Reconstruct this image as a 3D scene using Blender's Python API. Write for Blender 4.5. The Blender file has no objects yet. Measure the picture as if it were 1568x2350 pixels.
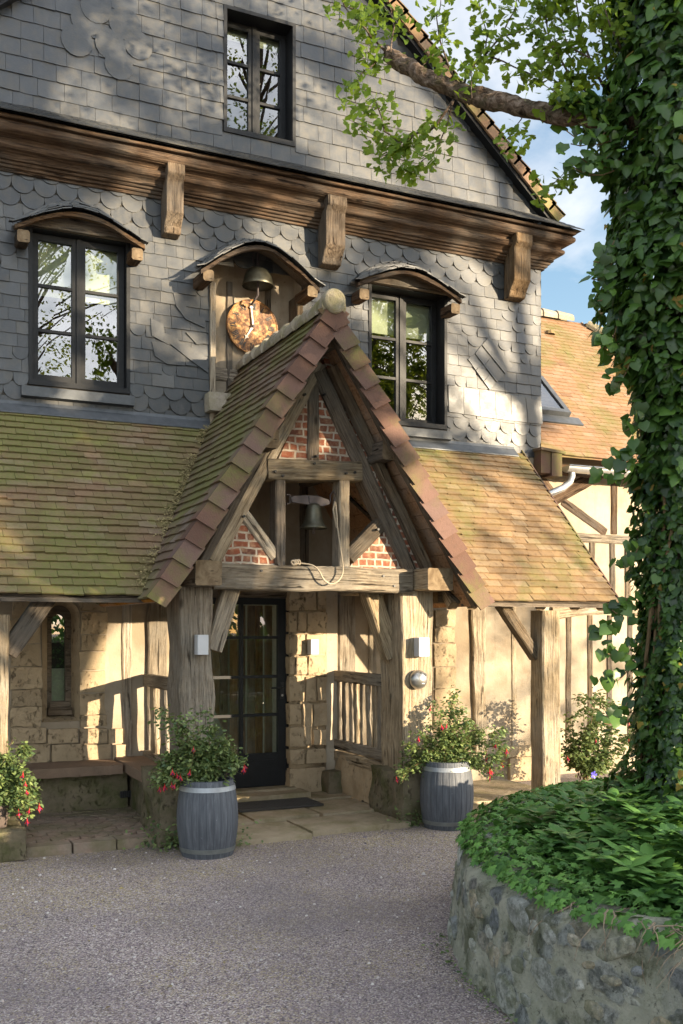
import bpy, math, random
import numpy as np
from mathutils import Vector, Matrix, noise
R = math.radians
scene = bpy.context.scene
col = scene.collection

# ------------------------------------------------------------------ camera, sky, sun, exposure
CAM_F, CAM_HZ, CAM_CX, CAM_H, CAM_A = 2305.0, 1440.0, 784.0, 1.8, R(25.2)   # focal, horizon row, centre, height, yaw
cs, sn = math.cos(CAM_A), math.sin(CAM_A)
cam_data = bpy.data.cameras.new("camera")
cam = bpy.data.objects.new("camera", cam_data); col.objects.link(cam)
cam.location = (0, 0, CAM_H); cam.rotation_euler = (R(90), 0, -CAM_A)
cam_data.sensor_width = 36.0; cam_data.lens = 36.0 * CAM_F / 2350.0
cam_data.shift_y = (CAM_HZ - 1175.0) / 2350.0
cam_data.clip_start = 0.05; cam_data.clip_end = 2000.0
scene.camera = cam

SUN_DIR = Vector((0.69, -1.0, 0.165)).normalized()
SUN_EL = math.asin(SUN_DIR.z); SUN_AZ = math.atan2(SUN_DIR.x, SUN_DIR.y)
world = bpy.data.worlds.new("World"); scene.world = world; world.use_nodes = True
wn = world.node_tree.nodes; wl = world.node_tree.links; wn.clear()
sky = wn.new('ShaderNodeTexSky'); sky.sky_type = 'NISHITA'; sky.sun_disc = False
sky.sun_elevation = SUN_EL; sky.sun_rotation = SUN_AZ
sky.air_density = 1.0; sky.dust_density = 0.6; sky.ozone_density = 1.6
tcw = wn.new('ShaderNodeTexCoord'); sep = wn.new('ShaderNodeSeparateXYZ'); wl.new(tcw.outputs['Generated'], sep.inputs[0])
zad = wn.new('ShaderNodeMath'); zad.operation = 'ADD'; zad.inputs[1].default_value = 0.18; wl.new(sep.outputs[2], zad.inputs[0])
dx = wn.new('ShaderNodeMath'); dx.operation = 'DIVIDE'; wl.new(sep.outputs[0], dx.inputs[0]); wl.new(zad.outputs[0], dx.inputs[1])
dy = wn.new('ShaderNodeMath'); dy.operation = 'DIVIDE'; wl.new(sep.outputs[1], dy.inputs[0]); wl.new(zad.outputs[0], dy.inputs[1])
cmb = wn.new('ShaderNodeCombineXYZ'); wl.new(dx.outputs[0], cmb.inputs[0]); wl.new(dy.outputs[0], cmb.inputs[1])
cn = wn.new('ShaderNodeTexNoise'); cn.inputs['Scale'].default_value = 2.1; cn.inputs['Detail'].default_value = 9; cn.inputs['Roughness'].default_value = 0.56; cn.inputs['Distortion'].default_value = 0.35
wl.new(cmb.outputs[0], cn.inputs['Vector'])
cr = wn.new('ShaderNodeValToRGB'); cr.color_ramp.elements[0].position = 0.40; cr.color_ramp.elements[1].position = 0.63
wl.new(cn.outputs[0], cr.inputs[0])
hz = wn.new('ShaderNodeMapRange'); hz.inputs[1].default_value = 0.0; hz.inputs[2].default_value = 0.55; hz.inputs[3].default_value = 0.30; hz.inputs[4].default_value = 0.0
wl.new(sep.outputs[2], hz.inputs[0])
mxf = wn.new('ShaderNodeMath'); mxf.operation = 'MAXIMUM'; wl.new(cr.outputs[0], mxf.inputs[0]); wl.new(hz.outputs[0], mxf.inputs[1])
mul = wn.new('ShaderNodeMath'); mul.operation = 'MULTIPLY'; mul.inputs[1].default_value = 0.85; wl.new(mxf.outputs[0], mul.inputs[0])
mxc = wn.new('ShaderNodeMix'); mxc.data_type = 'RGBA'
hsv = wn.new('ShaderNodeHueSaturation'); hsv.inputs['Saturation'].default_value = 1.12; hsv.inputs['Value'].default_value = 0.66; wl.new(sky.outputs[0], hsv.inputs['Color'])
wl.new(mul.outputs[0], mxc.inputs[0]); wl.new(hsv.outputs[0], mxc.inputs[6])
dsn = wn.new('ShaderNodeVectorMath'); dsn.operation = 'DOT_PRODUCT'; wl.new(tcw.outputs['Generated'], dsn.inputs[0]); dsn.inputs[1].default_value = tuple(SUN_DIR)
glow = wn.new('ShaderNodeMapRange'); glow.interpolation_type = 'SMOOTHSTEP'; glow.inputs[1].default_value = -0.45; glow.inputs[2].default_value = 1.0; glow.inputs[3].default_value = 1.0; glow.inputs[4].default_value = 6.0
wl.new(dsn.outputs['Value'], glow.inputs[0])
ccol = wn.new('ShaderNodeVectorMath'); ccol.operation = 'SCALE'; ccol.inputs[0].default_value = (1.62, 1.64, 1.70); wl.new(glow.outputs[0], ccol.inputs['Scale'])
wl.new(ccol.outputs[0], mxc.inputs[7])
bg = wn.new('ShaderNodeBackground'); bg.inputs['Strength'].default_value = 0.15
wl.new(mxc.outputs[2], bg.inputs['Color'])
wo = wn.new('ShaderNodeOutputWorld'); wl.new(bg.outputs[0], wo.inputs[0])

sun_data = bpy.data.lights.new("sun", 'SUN'); sun_data.energy = 4.2; sun_data.angle = R(0.5); sun_data.color = (1.0, 0.815, 0.57)
sun = bpy.data.objects.new("sun", sun_data); col.objects.link(sun)
sun.rotation_euler = SUN_DIR.to_track_quat('Z', 'Y').to_euler(); sun.location = (14, -20, 12)
scene.view_settings.view_transform = 'Standard'; scene.view_settings.look = 'None'
scene.view_settings.exposure = 1.88; scene.view_settings.gamma = 1.0
scene.cycles.max_bounces = 8; scene.cycles.transparent_max_bounces = 12

# ------------------------------------------------------------------ measuring helpers (photo pixel -> point on a known plane)
def _r(px): return (px - CAM_CX) / CAM_F
def onY(px, py, Y):
    r = _r(px); d = Y / (cs - r * sn)
    return Vector((d * (sn + r * cs), Y, CAM_H + (CAM_HZ - py) / CAM_F * d))
def onX(px, py, X):
    r = _r(px); d = X / (sn + r * cs)
    return Vector((X, d * (cs - r * sn), CAM_H + (CAM_HZ - py) / CAM_F * d))
def onD(px, py, d):
    r = _r(px)
    return Vector((d * (sn + r * cs), d * (cs - r * sn), CAM_H + (CAM_HZ - py) / CAM_F * d))
def depth(p): return p[0] * sn + p[1] * cs

# ------------------------------------------------------------------ node helper
class NT:
    def __init__(self, name, rough=0.7, spec=0.3):
        self.m = bpy.data.materials.new(name); self.m.use_nodes = True
        self.nt = self.m.node_tree; self.b = self.nt.nodes['Principled BSDF']; self.out = self.nt.nodes['Material Output']
        self.b.inputs['Roughness'].default_value = rough
        self.b.inputs['Specular IOR Level'].default_value = spec
    def n(self, t): return self.nt.nodes.new(t)
    def l(self, a, b): self.nt.links.new(a, b)
    def setin(self, sock, v):
        if hasattr(v, 'links') or isinstance(v, bpy.types.NodeSocket): self.l(v, sock)
        else: sock.default_value = v
    def obj(self): return self.n('ShaderNodeTexCoord').outputs['Object']
    def pos(self): return self.n('ShaderNodeNewGeometry').outputs['Position']
    def attr(self, a='tint'):
        n = self.n('ShaderNodeAttribute'); n.attribute_name = a; return n.outputs['Fac']
    def rnd(self): return self.n('ShaderNodeObjectInfo').outputs['Random']
    def map(self, v, scale=(1, 1, 1), loc=(0, 0, 0), rot=(0, 0, 0)):
        n = self.n('ShaderNodeMapping'); n.inputs['Scale'].default_value = scale; n.inputs['Rotation'].default_value = rot
        self.setin(n.inputs['Location'], loc); self.l(v, n.inputs['Vector']); return n.outputs[0]
    def noise(self, v, s=5, d=5, r=0.55, dist=0.0, color=False):
        n = self.n('ShaderNodeTexNoise'); n.inputs['Scale'].default_value = s; n.inputs['Detail'].default_value = d
        n.inputs['Roughness'].default_value = r; n.inputs['Distortion'].default_value = dist; self.l(v, n.inputs['Vector'])
        return n.outputs[1 if color else 0]
    def voro(self, v, s=5, feat='F1', out='Distance', rnd=1.0):
        n = self.n('ShaderNodeTexVoronoi'); n.feature = feat; n.inputs['Scale'].default_value = s; n.inputs['Randomness'].default_value = rnd
        self.l(v, n.inputs['Vector']); return n.outputs[out]
    def ramp(self, f, stops, interp='LINEAR'):
        n = self.n('ShaderNodeValToRGB'); n.color_ramp.interpolation = interp; e = n.color_ramp.elements
        while len(e) < len(stops): e.new(0.5)
        for i, (p, c) in enumerate(stops):
            e[i].position = p; e[i].color = (c, c, c, 1) if isinstance(c, (int, float)) else (*c, 1)
        self.setin(n.inputs[0], f); return n.outputs[0]
    def mix(self, f, a, b, mode='MIX'):
        n = self.n('ShaderNodeMix'); n.data_type = 'RGBA'; n.blend_type = mode; n.clamp_factor = True
        self.setin(n.inputs[0], f)
        for s, v in ((n.inputs[6], a), (n.inputs[7], b)):
            self.setin(s, (*v, 1) if isinstance(v, tuple) and len(v) == 3 else ((v, v, v, 1) if isinstance(v, (int, float)) else v))
        return n.outputs[2]
    def math(self, op, a, b=0.0):
        n = self.n('ShaderNodeMath'); n.operation = op; self.setin(n.inputs[0], a); self.setin(n.inputs[1], b); return n.outputs[0]
    def vadd(self, a, b):
        n = self.n('ShaderNodeVectorMath'); n.operation = 'ADD'; self.setin(n.inputs[0], a); self.setin(n.inputs[1], b); return n.outputs[0]
    def comb(self, x, y, z):
        n = self.n('ShaderNodeCombineXYZ')
        for i, v in enumerate((x, y, z)): self.setin(n.inputs[i], v)
        return n.outputs[0]
    def bump(self, h, strength=0.5, dist=0.01, prev=None):
        n = self.n('ShaderNodeBump'); n.inputs['Strength'].default_value = strength; n.inputs['Distance'].default_value = dist
        self.l(h, n.inputs['Height'])
        if prev is not None: self.l(prev, n.inputs['Normal'])
        return n.outputs[0]
    def done(self, color=None, bump=None, rough=None, metal=None):
        if color is not None: self.setin(self.b.inputs['Base Color'], (*color, 1) if isinstance(color, tuple) and len(color) == 3 else color)
        if bump is not None: self.l(bump, self.b.inputs['Normal'])
        if rough is not None: self.setin(self.b.inputs['Roughness'], rough)
        if metal is not None: self.b.inputs['Metallic'].default_value = metal
        return self.m

# ------------------------------------------------------------------ materials
def m_slate(name, dark=1.0):
    k = NT(name, 0.5, 0.6); p = k.pos(); t = k.attr()
    c = k.ramp(t, [(0.0, (.050*dark, .060*dark, .073*dark)), (0.55, (.104*dark, .118*dark, .134*dark)), (0.85, (.165*dark, .175*dark, .182*dark)), (1.0, (.25*dark, .25*dark, .24*dark))])
    g = k.noise(k.vadd(p, k.comb(k.math('MULTIPLY', t, 37.0), 0.0, 0.0)), 9, 6, .62)
    c = k.mix(k.ramp(g, [(.46, 0.0), (.66, 0.65)]), c, (.21*dark, .195*dark, .16*dark))
    c = k.mix(k.ramp(k.noise(p, 34, 4, .6), [(.57, 0.0), (.70, 0.5)]), c, (.042, .046, .05))
    c = k.mix(k.ramp(k.noise(k.map(p, (5, 5, 1.3)), 2.4, 6, .65), [(.52, 0.0), (.72, 0.5)]), c, (.24*dark, .235*dark, .215*dark))
    f = k.noise(k.map(p, (18, 18, 60)), 1.5, 5, .6)
    return k.done(c, k.bump(f, .25, .005), k.ramp(g, [(.3, .34), (.7, .54)]))
def m_tile(name, base, moss=0.0, dark=(.09, .05, .035), spread=1.0):
    k = NT(name, 0.85, 0.2); p = k.pos(); t = k.attr()
    b = Vector(base)
    c = k.ramp(t, [(0, tuple(b * (1 - .42 * spread))), (.5, tuple(b)), (.8, tuple(Vector((b.x * 1.08, b.y * 1.22, b.z * 1.4)))), (1, tuple(b * (1 + .42 * spread)))])
    c = k.mix(k.ramp(k.noise(p, 22, 6, .65), [(.50, 0), (.72, .55)]), c, dark)
    if moss > 0:
        mfac = k.math('MULTIPLY', k.ramp(k.noise(p, 1.3, 6, .62, .4), [(.50 - .16 * moss, 0), (.66 - .10 * moss, .85)]), k.ramp(k.noise(p, 40, 4, .6), [(.28, .35), (.6, 1.0)]))
        c = k.mix(mfac, c, (.135, .145, .042))
        c = k.mix(k.math('MULTIPLY', k.ramp(k.noise(k.vadd(p, (7.3, 2, 1)), 2.6, 6, .6), [(.55, 0), (.66, .8)]), moss), c, (.20, .195, .06))
    h = k.math('ADD', k.noise(p, 60, 4, .65), k.noise(p, 9, 3, .5))
    return k.done(c, k.bump(h, .4, .008))
def m_wood(name, light, mid, dark, gs=1.0, crack=0.8):
    k = NT(name, 0.88, 0.12); o0 = k.obj(); r = k.rnd()
    o = k.vadd(o0, k.comb(k.math('MULTIPLY', r, 17.0), k.math('MULTIPLY', r, 5.0), k.math('MULTIPLY', r, 9.0)))
    warp = k.noise(k.map(o, (1, 2.2, 2.2)), 1.5, 3, .5, color=True)
    ow = k.mix(.035, o, warp, 'ADD')
    g = k.noise(k.map(ow, (1.6 * gs, 34 * gs, 34 * gs)), 1.7, 10, .74)
    c = k.ramp(g, [(.36, dark), (.48, mid), (.63, light)])
    c = k.mix(k.ramp(k.noise(o, 2.6, 7, .65), [(.38, .0), (.66, .7)]), c, tuple(Vector(mid) * .55))
    c = k.mix(k.ramp(k.noise(k.vadd(o, (5, 5, 5)), 1.7, 6, .65), [(.45, .0), (.70, .65)]), c, (mid[0] * .95, mid[0] * .90, mid[0] * .78))
    kn = k.voro(k.map(o, (2.2, 5.5, 5.5)), 1.0); knr = k.ramp(kn, [(.05, 1.0), (.13, 0.0)])
    cr_ = k.ramp(k.noise(k.map(ow, (.75, 11 * gs, 11 * gs)), 2.2, 4, .6), [(.335, 1.0), (.372, 0.0)])
    fine = k.ramp(k.noise(k.map(ow, (1.6, 60, 60)), 2.2, 3, .6), [(.30, .8), (.40, 0)])
    cc = k.math('MAXIMUM', cr_, k.math('MULTIPLY', fine, .6))
    c = k.mix(k.math('MULTIPLY', cc, crack), c, tuple(Vector(dark) * .25)); c = k.mix(k.math('MULTIPLY', knr, .7), c, tuple(Vector(dark) * .4))
    hs = k.n('ShaderNodeHueSaturation'); k.l(c, hs.inputs['Color']); vr = k.n('ShaderNodeMapRange'); k.l(r, vr.inputs[0]); vr.inputs[3].default_value = .68; vr.inputs[4].default_value = 1.12; k.l(vr.outputs[0], hs.inputs['Value']); sr = k.n('ShaderNodeMapRange'); k.l(k.math('FRACT', k.math('MULTIPLY', r, 7.3)), sr.inputs[0]); sr.inputs[3].default_value = .72; sr.inputs[4].default_value = 1.1; k.l(sr.outputs[0], hs.inputs['Saturation']); c = hs.outputs[0]
    h = k.math('SUBTRACT', k.math('ADD', g, k.math('MULTIPLY', k.noise(o, 40, 4, .65), .35)), k.math('MULTIPLY', cc, 1.5))
    return k.done(c, k.bump(h, .9, .016))
def m_plaster(name, base, stain):
    k = NT(name, 0.92, 0.1); p = k.pos()
    c = k.mix(k.ramp(k.noise(p, 1.7, 7, .62), [(.38, 0), (.62, .8)]), base, stain)
    c = k.mix(k.ramp(k.noise(k.map(p, (6, 6, 1.2)), 2.0, 5, .6), [(.55, 0), (.8, .5)]), c, tuple(Vector(stain) * .8))
    c = k.mix(k.ramp(k.noise(p, 28, 3, .6), [(.66, 0), (.76, .6)]), c, tuple(Vector(stain) * .4))
    h = k.math('ADD', k.noise(p, 45, 5, .65), k.math('MULTIPLY', k.noise(p, 4, 3, .5), 1.5))
    return k.done(c, k.bump(h, .35, .008))
def m_stone(name, base, second, pit=1.0, moss=None, scale=1.0):
    k = NT(name, 0.92, 0.12); p = k.pos(); t = k.attr()
    c = k.mix(k.ramp(k.noise(p, 5 * scale, 8, .65), [(.35, 0), (.68, .85)]), base, second)
    c = k.mix(k.ramp(t, [(0, .45), (.5, .12), (1, 0)]), c, tuple(Vector(base) * .45))
    pf = k.ramp(k.noise(k.map(p, (1, 1, .7)), 22 * scale, 6, .7), [(.545, 0), (.66, .95)])
    pf = k.math('MULTIPLY', pf, k.ramp(k.noise(p, 3.1 * scale, 3, .5), [(.40, .05 * pit), (.60, pit)]))
    c = k.mix(pf, c, tuple(Vector(base) * .17))
    if moss: c = k.mix(k.ramp(k.noise(p, 3.4, 7, .66), [(.44, 0), (.64, .85)]), c, moss)
    h = k.math('SUBTRACT', k.math('ADD', k.noise(p, 12 * scale, 7, .7), k.math('MULTIPLY', k.noise(p, 70, 3, .6), .2)), k.math('MULTIPLY', pf, .9))
    return k.done(c, k.bump(h, .8, .02))
def m_flat(name, c, rough=.5, metal=0.0, spec=.4, var=0.15, bump=.15, bs=40):
    k = NT(name, rough, spec); p = k.pos(); b = Vector(c)
    cc = k.mix(k.ramp(k.noise(p, 14, 6, .6), [(.3, 0), (.7, 1)]), tuple(b * (1 - var)), tuple(b * (1 + var)))
    return k.done(cc, k.bump(k.noise(p, bs, 5, .6), bump, .004), None, metal)
def m_leaf(name, dark, light, rough=.45, trans=.28, spec=.35, tcol=None):
    k = NT(name, rough, spec); t = k.attr()
    c = k.ramp(t, [(0, dark), (.6, tuple((Vector(dark) + Vector(light)) * .5)), (1, light)])
    k.setin(k.b.inputs['Base Color'], c)
    tr = k.n('ShaderNodeBsdfTranslucent')
    k.setin(tr.inputs['Color'], k.mix(.6, c, tcol or tuple(Vector(light) * 1.6)))
    ms = k.n('ShaderNodeMixShader'); ms.inputs[0].default_value = trans
    k.l(k.b.outputs[0], ms.inputs[1]); k.l(tr.outputs[0], ms.inputs[2]); k.l(ms.outputs[0], k.out.inputs[0])
    return k.m
def m_glass(name, refl=.16, tint=(1, 1, 1)):
    k = NT(name); k.nt.nodes.remove(k.b)
    g = k.n('ShaderNodeBsdfGlossy'); g.inputs['Roughness'].default_value = 0.0; g.inputs['Color'].default_value = (*tint, 1)
    tr = k.n('ShaderNodeBsdfTransparent'); tr.inputs['Color'].default_value = (.80, .86, .82, 1)
    lw = k.n('ShaderNodeFresnel'); lw.inputs['IOR'].default_value = 1.5
    f = k.math('ADD', k.math('MULTIPLY', lw.outputs[0], 1.2), refl)
    wv = k.bump(k.noise(k.pos(), 1.6, 1, .5), .035, .02); k.l(wv, g.inputs['Normal'])
    ms = k.n('ShaderNodeMixShader'); k.l(f, ms.inputs[0]); k.l(tr.outputs[0], ms.inputs[1]); k.l(g.outputs[0], ms.inputs[2]); k.l(ms.outputs[0], k.out.inputs[0])
    return k.m
def m_brick():
    k = NT('brick_nogging', .92, .1); p = k.pos()
    s = k.n('ShaderNodeSeparateXYZ'); k.l(p, s.inputs[0])
    w = k.noise(p, 6, 3, .5, color=True)
    uv = k.mix(.05, k.comb(s.outputs[0], s.outputs[2], 0.0), w, 'ADD')
    n = k.n('ShaderNodeTexBrick'); k.l(uv, n.inputs['Vector'])
    n.inputs['Scale'].default_value = 1.0; n.inputs['Brick Width'].default_value = .145; n.inputs['Row Height'].default_value = .066
    n.inputs['Mortar Size'].default_value = .010; n.inputs['Mortar Smooth'].default_value = .25; n.offset_frequency = 2; n.squash = .55; n.squash_frequency = 3
    n.inputs['Color1'].default_value = (.27, .088, .048, 1); n.inputs['Color2'].default_value = (.13, .058, .042, 1); n.inputs['Mortar'].default_value = (.43, .38, .31, 1)
    c = k.mix(k.ramp(k.noise(p, 24, 6, .65), [(.45, 0), (.70, .75)]), n.outputs[0], (.38, .25, .16))
    c = k.mix(k.ramp(k.noise(p, 5, 4, .6), [(.5, 0), (.75, .6)]), c, (.10, .05, .035))
    h = k.math('SUBTRACT', k.math('MULTIPLY', k.noise(p, 50, 4, .65), .4), n.outputs[1])
    return k.done(c, k.bump(h, .8, .014))
def m_gravel():
    k = NT('gravel', .9, .2); p = k.pos()
    v = k.n('ShaderNodeTexVoronoi'); v.inputs['Scale'].default_value = 120; k.l(p, v.inputs['Vector'])
    sv = k.n('ShaderNodeSeparateColor'); k.l(v.outputs['Color'], sv.inputs[0])
    c = k.ramp(sv.outputs[0], [(0, (.08, .060, .065)), (.3, (.255, .20, .208)), (.6, (.395, .318, .32)), (.82, (.53, .44, .39)), (1, (.76, .69, .63))])
    sy = k.n('ShaderNodeSeparateXYZ'); k.l(p, sy.inputs[0]); pat = k.math('ADD', k.ramp(k.noise(p, 1.3, 7, .65), [(.42, 0), (.66, 1)]), k.ramp(k.math('MULTIPLY', sy.outputs[1], .1), [(.62, 0), (.80, .8)]))
    tan = k.math('MULTIPLY', k.ramp(sv.outputs[1], [(.60, 0), (.66, .9)]), k.math('ADD', k.math('MULTIPLY', pat, .75), .2))
    c = k.mix(tan, c, (.46, .37, .18))
    c = k.mix(k.ramp(k.noise(p, .55, 5, .55), [(.42, .0), (.64, .55)]), c, (.165, .14, .145))
    c = k.mix(k.ramp(v.outputs['Distance'], [(.50, 0), (.85, .55)]), c, (.07, .06, .065))
    h = k.math('SUBTRACT', k.math('MULTIPLY', sv.outputs[2], .8), k.math('MULTIPLY', v.outputs['Distance'], 1.4))
    h = k.math('ADD', h, k.math('MULTIPLY', k.noise(p, 7, 4, .5), 1.0))
    return k.done(c, k.bump(h, .6, .008))
def m_rubble():
    k = NT('rubble_stone', .93, .2); p = k.pos()
    w = k.mix(.20, p, k.noise(p, 3.6, 5, .62, color=True), 'ADD')
    v = k.n('ShaderNodeTexVoronoi'); v.inputs['Scale'].default_value = 6.6; k.l(k.map(w, (1, 1, 1.25)), v.inputs['Vector'])
    sv = k.n('ShaderNodeSeparateColor'); k.l(v.outputs['Color'], sv.inputs[0])
    mort = k.mix(k.ramp(k.noise(p, 7, 8, .7), [(.36, 0), (.64, 1)]), (.66, .63, .50), (.46, .46, .34))
    st = k.ramp(sv.outputs[0], [(0, (.26, .27, .28)), (.3, (.42, .43, .41)), (.55, (.56, .57, .51)), (.8, (.44, .35, .24)), (.9, (.32, .34, .36)), (1, (.66, .67, .62))])
    st = k.mix(k.ramp(k.noise(p, 15, 8, .75), [(.42, 0), (.60, .85)]), st, (.12, .13, .115))
    st = k.mix(k.ramp(k.noise(k.vadd(p, (9, 2, 3)), 21, 6, .75), [(.56, 0), (.68, .8)]), st, (.60, .60, .56))
    isst = k.math('MULTIPLY', k.ramp(v.outputs['Distance'], [(.40, 1), (.54, 0)]), k.ramp(sv.outputs[1], [(.24, 0), (.32, 1)]))
    c = k.mix(isst, mort, st)
    c = k.mix(k.ramp(k.noise(k.vadd(p, (3, 1, 8)), 3.1, 9, .72), [(.49, 0), (.60, .75)]), c, (.125, .135, .065))
    c = k.mix(k.ramp(k.noise(p, 26, 7, .75), [(.56, 0), (.66, .85)]), c, (.065, .065, .052))
    c = k.mix(k.ramp(k.noise(k.vadd(p, (1, 5, 2)), 13, 8, .75), [(.57, 0), (.68, .75)]), c, (.58, .57, .50))
    h = k.math('ADD', k.math('MULTIPLY', isst, .55), k.math('ADD', k.math('MULTIPLY', k.noise(p, 11, 9, .76), 1.6), k.math('MULTIPLY', k.noise(p, 60, 4, .6), .35)))
    return k.done(c, k.bump(h, 1.0, .06))
def m_bark():
    k = NT('bark', .95, .1); p = k.obj()
    g = k.noise(k.map(p, (7, 22, 22)), 1.3, 8, .7, .6)
    c = k.ramp(g, [(.34, (.03, .022, .017)), (.50, (.16, .115, .085)), (.66, (.34, .27, .22))])
    c = k.mix(k.ramp(k.noise(p, 8, 6, .66), [(.52, 0), (.68, .8)]), c, (.035, .045, .02))
    c = k.mix(k.ramp(k.noise(k.vadd(p, (4, 4, 4)), 14, 6, .7), [(.62, 0), (.74, .7)]), c, (.30, .28, .24))
    return k.done(c, k.bump(g, 1.0, .03))
def m_dial():
    k = NT('rusted_gilt_dial', .45, .5); p = k.pos()
    n1 = k.noise(p, 16, 8, .72, .4)
    c = k.ramp(n1, [(.38, (.03, .016, .009)), (.48, (.15, .06, .017)), (.57, (.42, .20, .045)), (.68, (.70, .42, .13))])
    c = k.mix(k.ramp(k.noise(p, 4.2, 5, .6), [(.50, 0), (.72, .85)]), c, (.12, .055, .025))
    return k.done(c, k.bump(n1, .5, .006), k.ramp(n1, [(.4, .75), (.65, .42)]))
def m_barrel():
    k = NT('grey_barrel_wood', .6, .35); o = k.obj(); t = k.attr()
    g = k.noise(k.map(o, (24, 24, 2.2)), 1.8, 7, .65)
    c = k.ramp(g, [(.3, (.062, .067, .077)), (.55, (.102, .110, .125)), (.75, (.165, .173, .186))])
    c = k.mix(k.ramp(t, [(0, .5), (.25, .22), (1, 0)]), c, (.045, .052, .065))
    c = k.mix(k.ramp(k.noise(k.map(o, (9, 9, 5)), 3, 6, .7), [(.69, 0), (.73, .8)]), c, (.34, .36, .38))
    return k.done(c, k.bump(g, .5, .006))
def m_flint():
    k = NT('flint', .85, .3); p = k.pos(); t = k.attr()
    c = k.ramp(t, [(0, (.31, .32, .32)), (.15, (.40, .40, .36)), (.42, (.52, .51, .43)), (.6, (.42, .40, .30)), (.78, (.46, .38, .26)), (1, (.64, .63, .56))])
    c = k.mix(k.ramp(k.noise(p, 18, 9, .75), [(.44, 0), (.60, .85)]), c, (.13, .135, .11)); c = k.mix(k.ramp(k.noise(k.vadd(p, (2, 7, 1)), 24, 7, .75), [(.56, 0), (.66, .8)]), c, (.56, .55, .50))
    c = k.mix(k.ramp(k.noise(k.vadd(p, (3, 1, 8)), 4.0, 8, .7), [(.50, 0), (.62, .7)]), c, (.12, .13, .06))
    return k.done(c, k.bump(k.noise(p, 20, 9, .75), 1.0, .03))
def m_end():
    k = NT('end_grain', .9, .1); o = k.map(k.obj(), (.2, 1, 1)); rg = k.voro(k.map(o, (1, 1.6, 1.6)), 2.2)
    c = k.mix(k.ramp(k.noise(o, 11, 6, .6, 1.2), [(.38, 0), (.66, 1)]), (.13, .092, .056), (.225, .17, .108))
    c = k.mix(k.ramp(k.noise(k.map(o, (1, 3, 14)), 2.0, 4, .6), [(.32, .9), (.38, 0)]), c, (.05, .035, .025))
    return k.done(c, k.bump(k.noise(o, 30, 5, .6), .4, .006))
def m_pebble():
    k = NT('pebble', .85, .25); t = k.attr(); c = k.ramp(t, [(0, (.13, .11, .12)), (.4, (.30, .25, .25)), (.7, (.42, .36, .33)), (1, (.62, .58, .54))]); return k.done(c)
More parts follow.
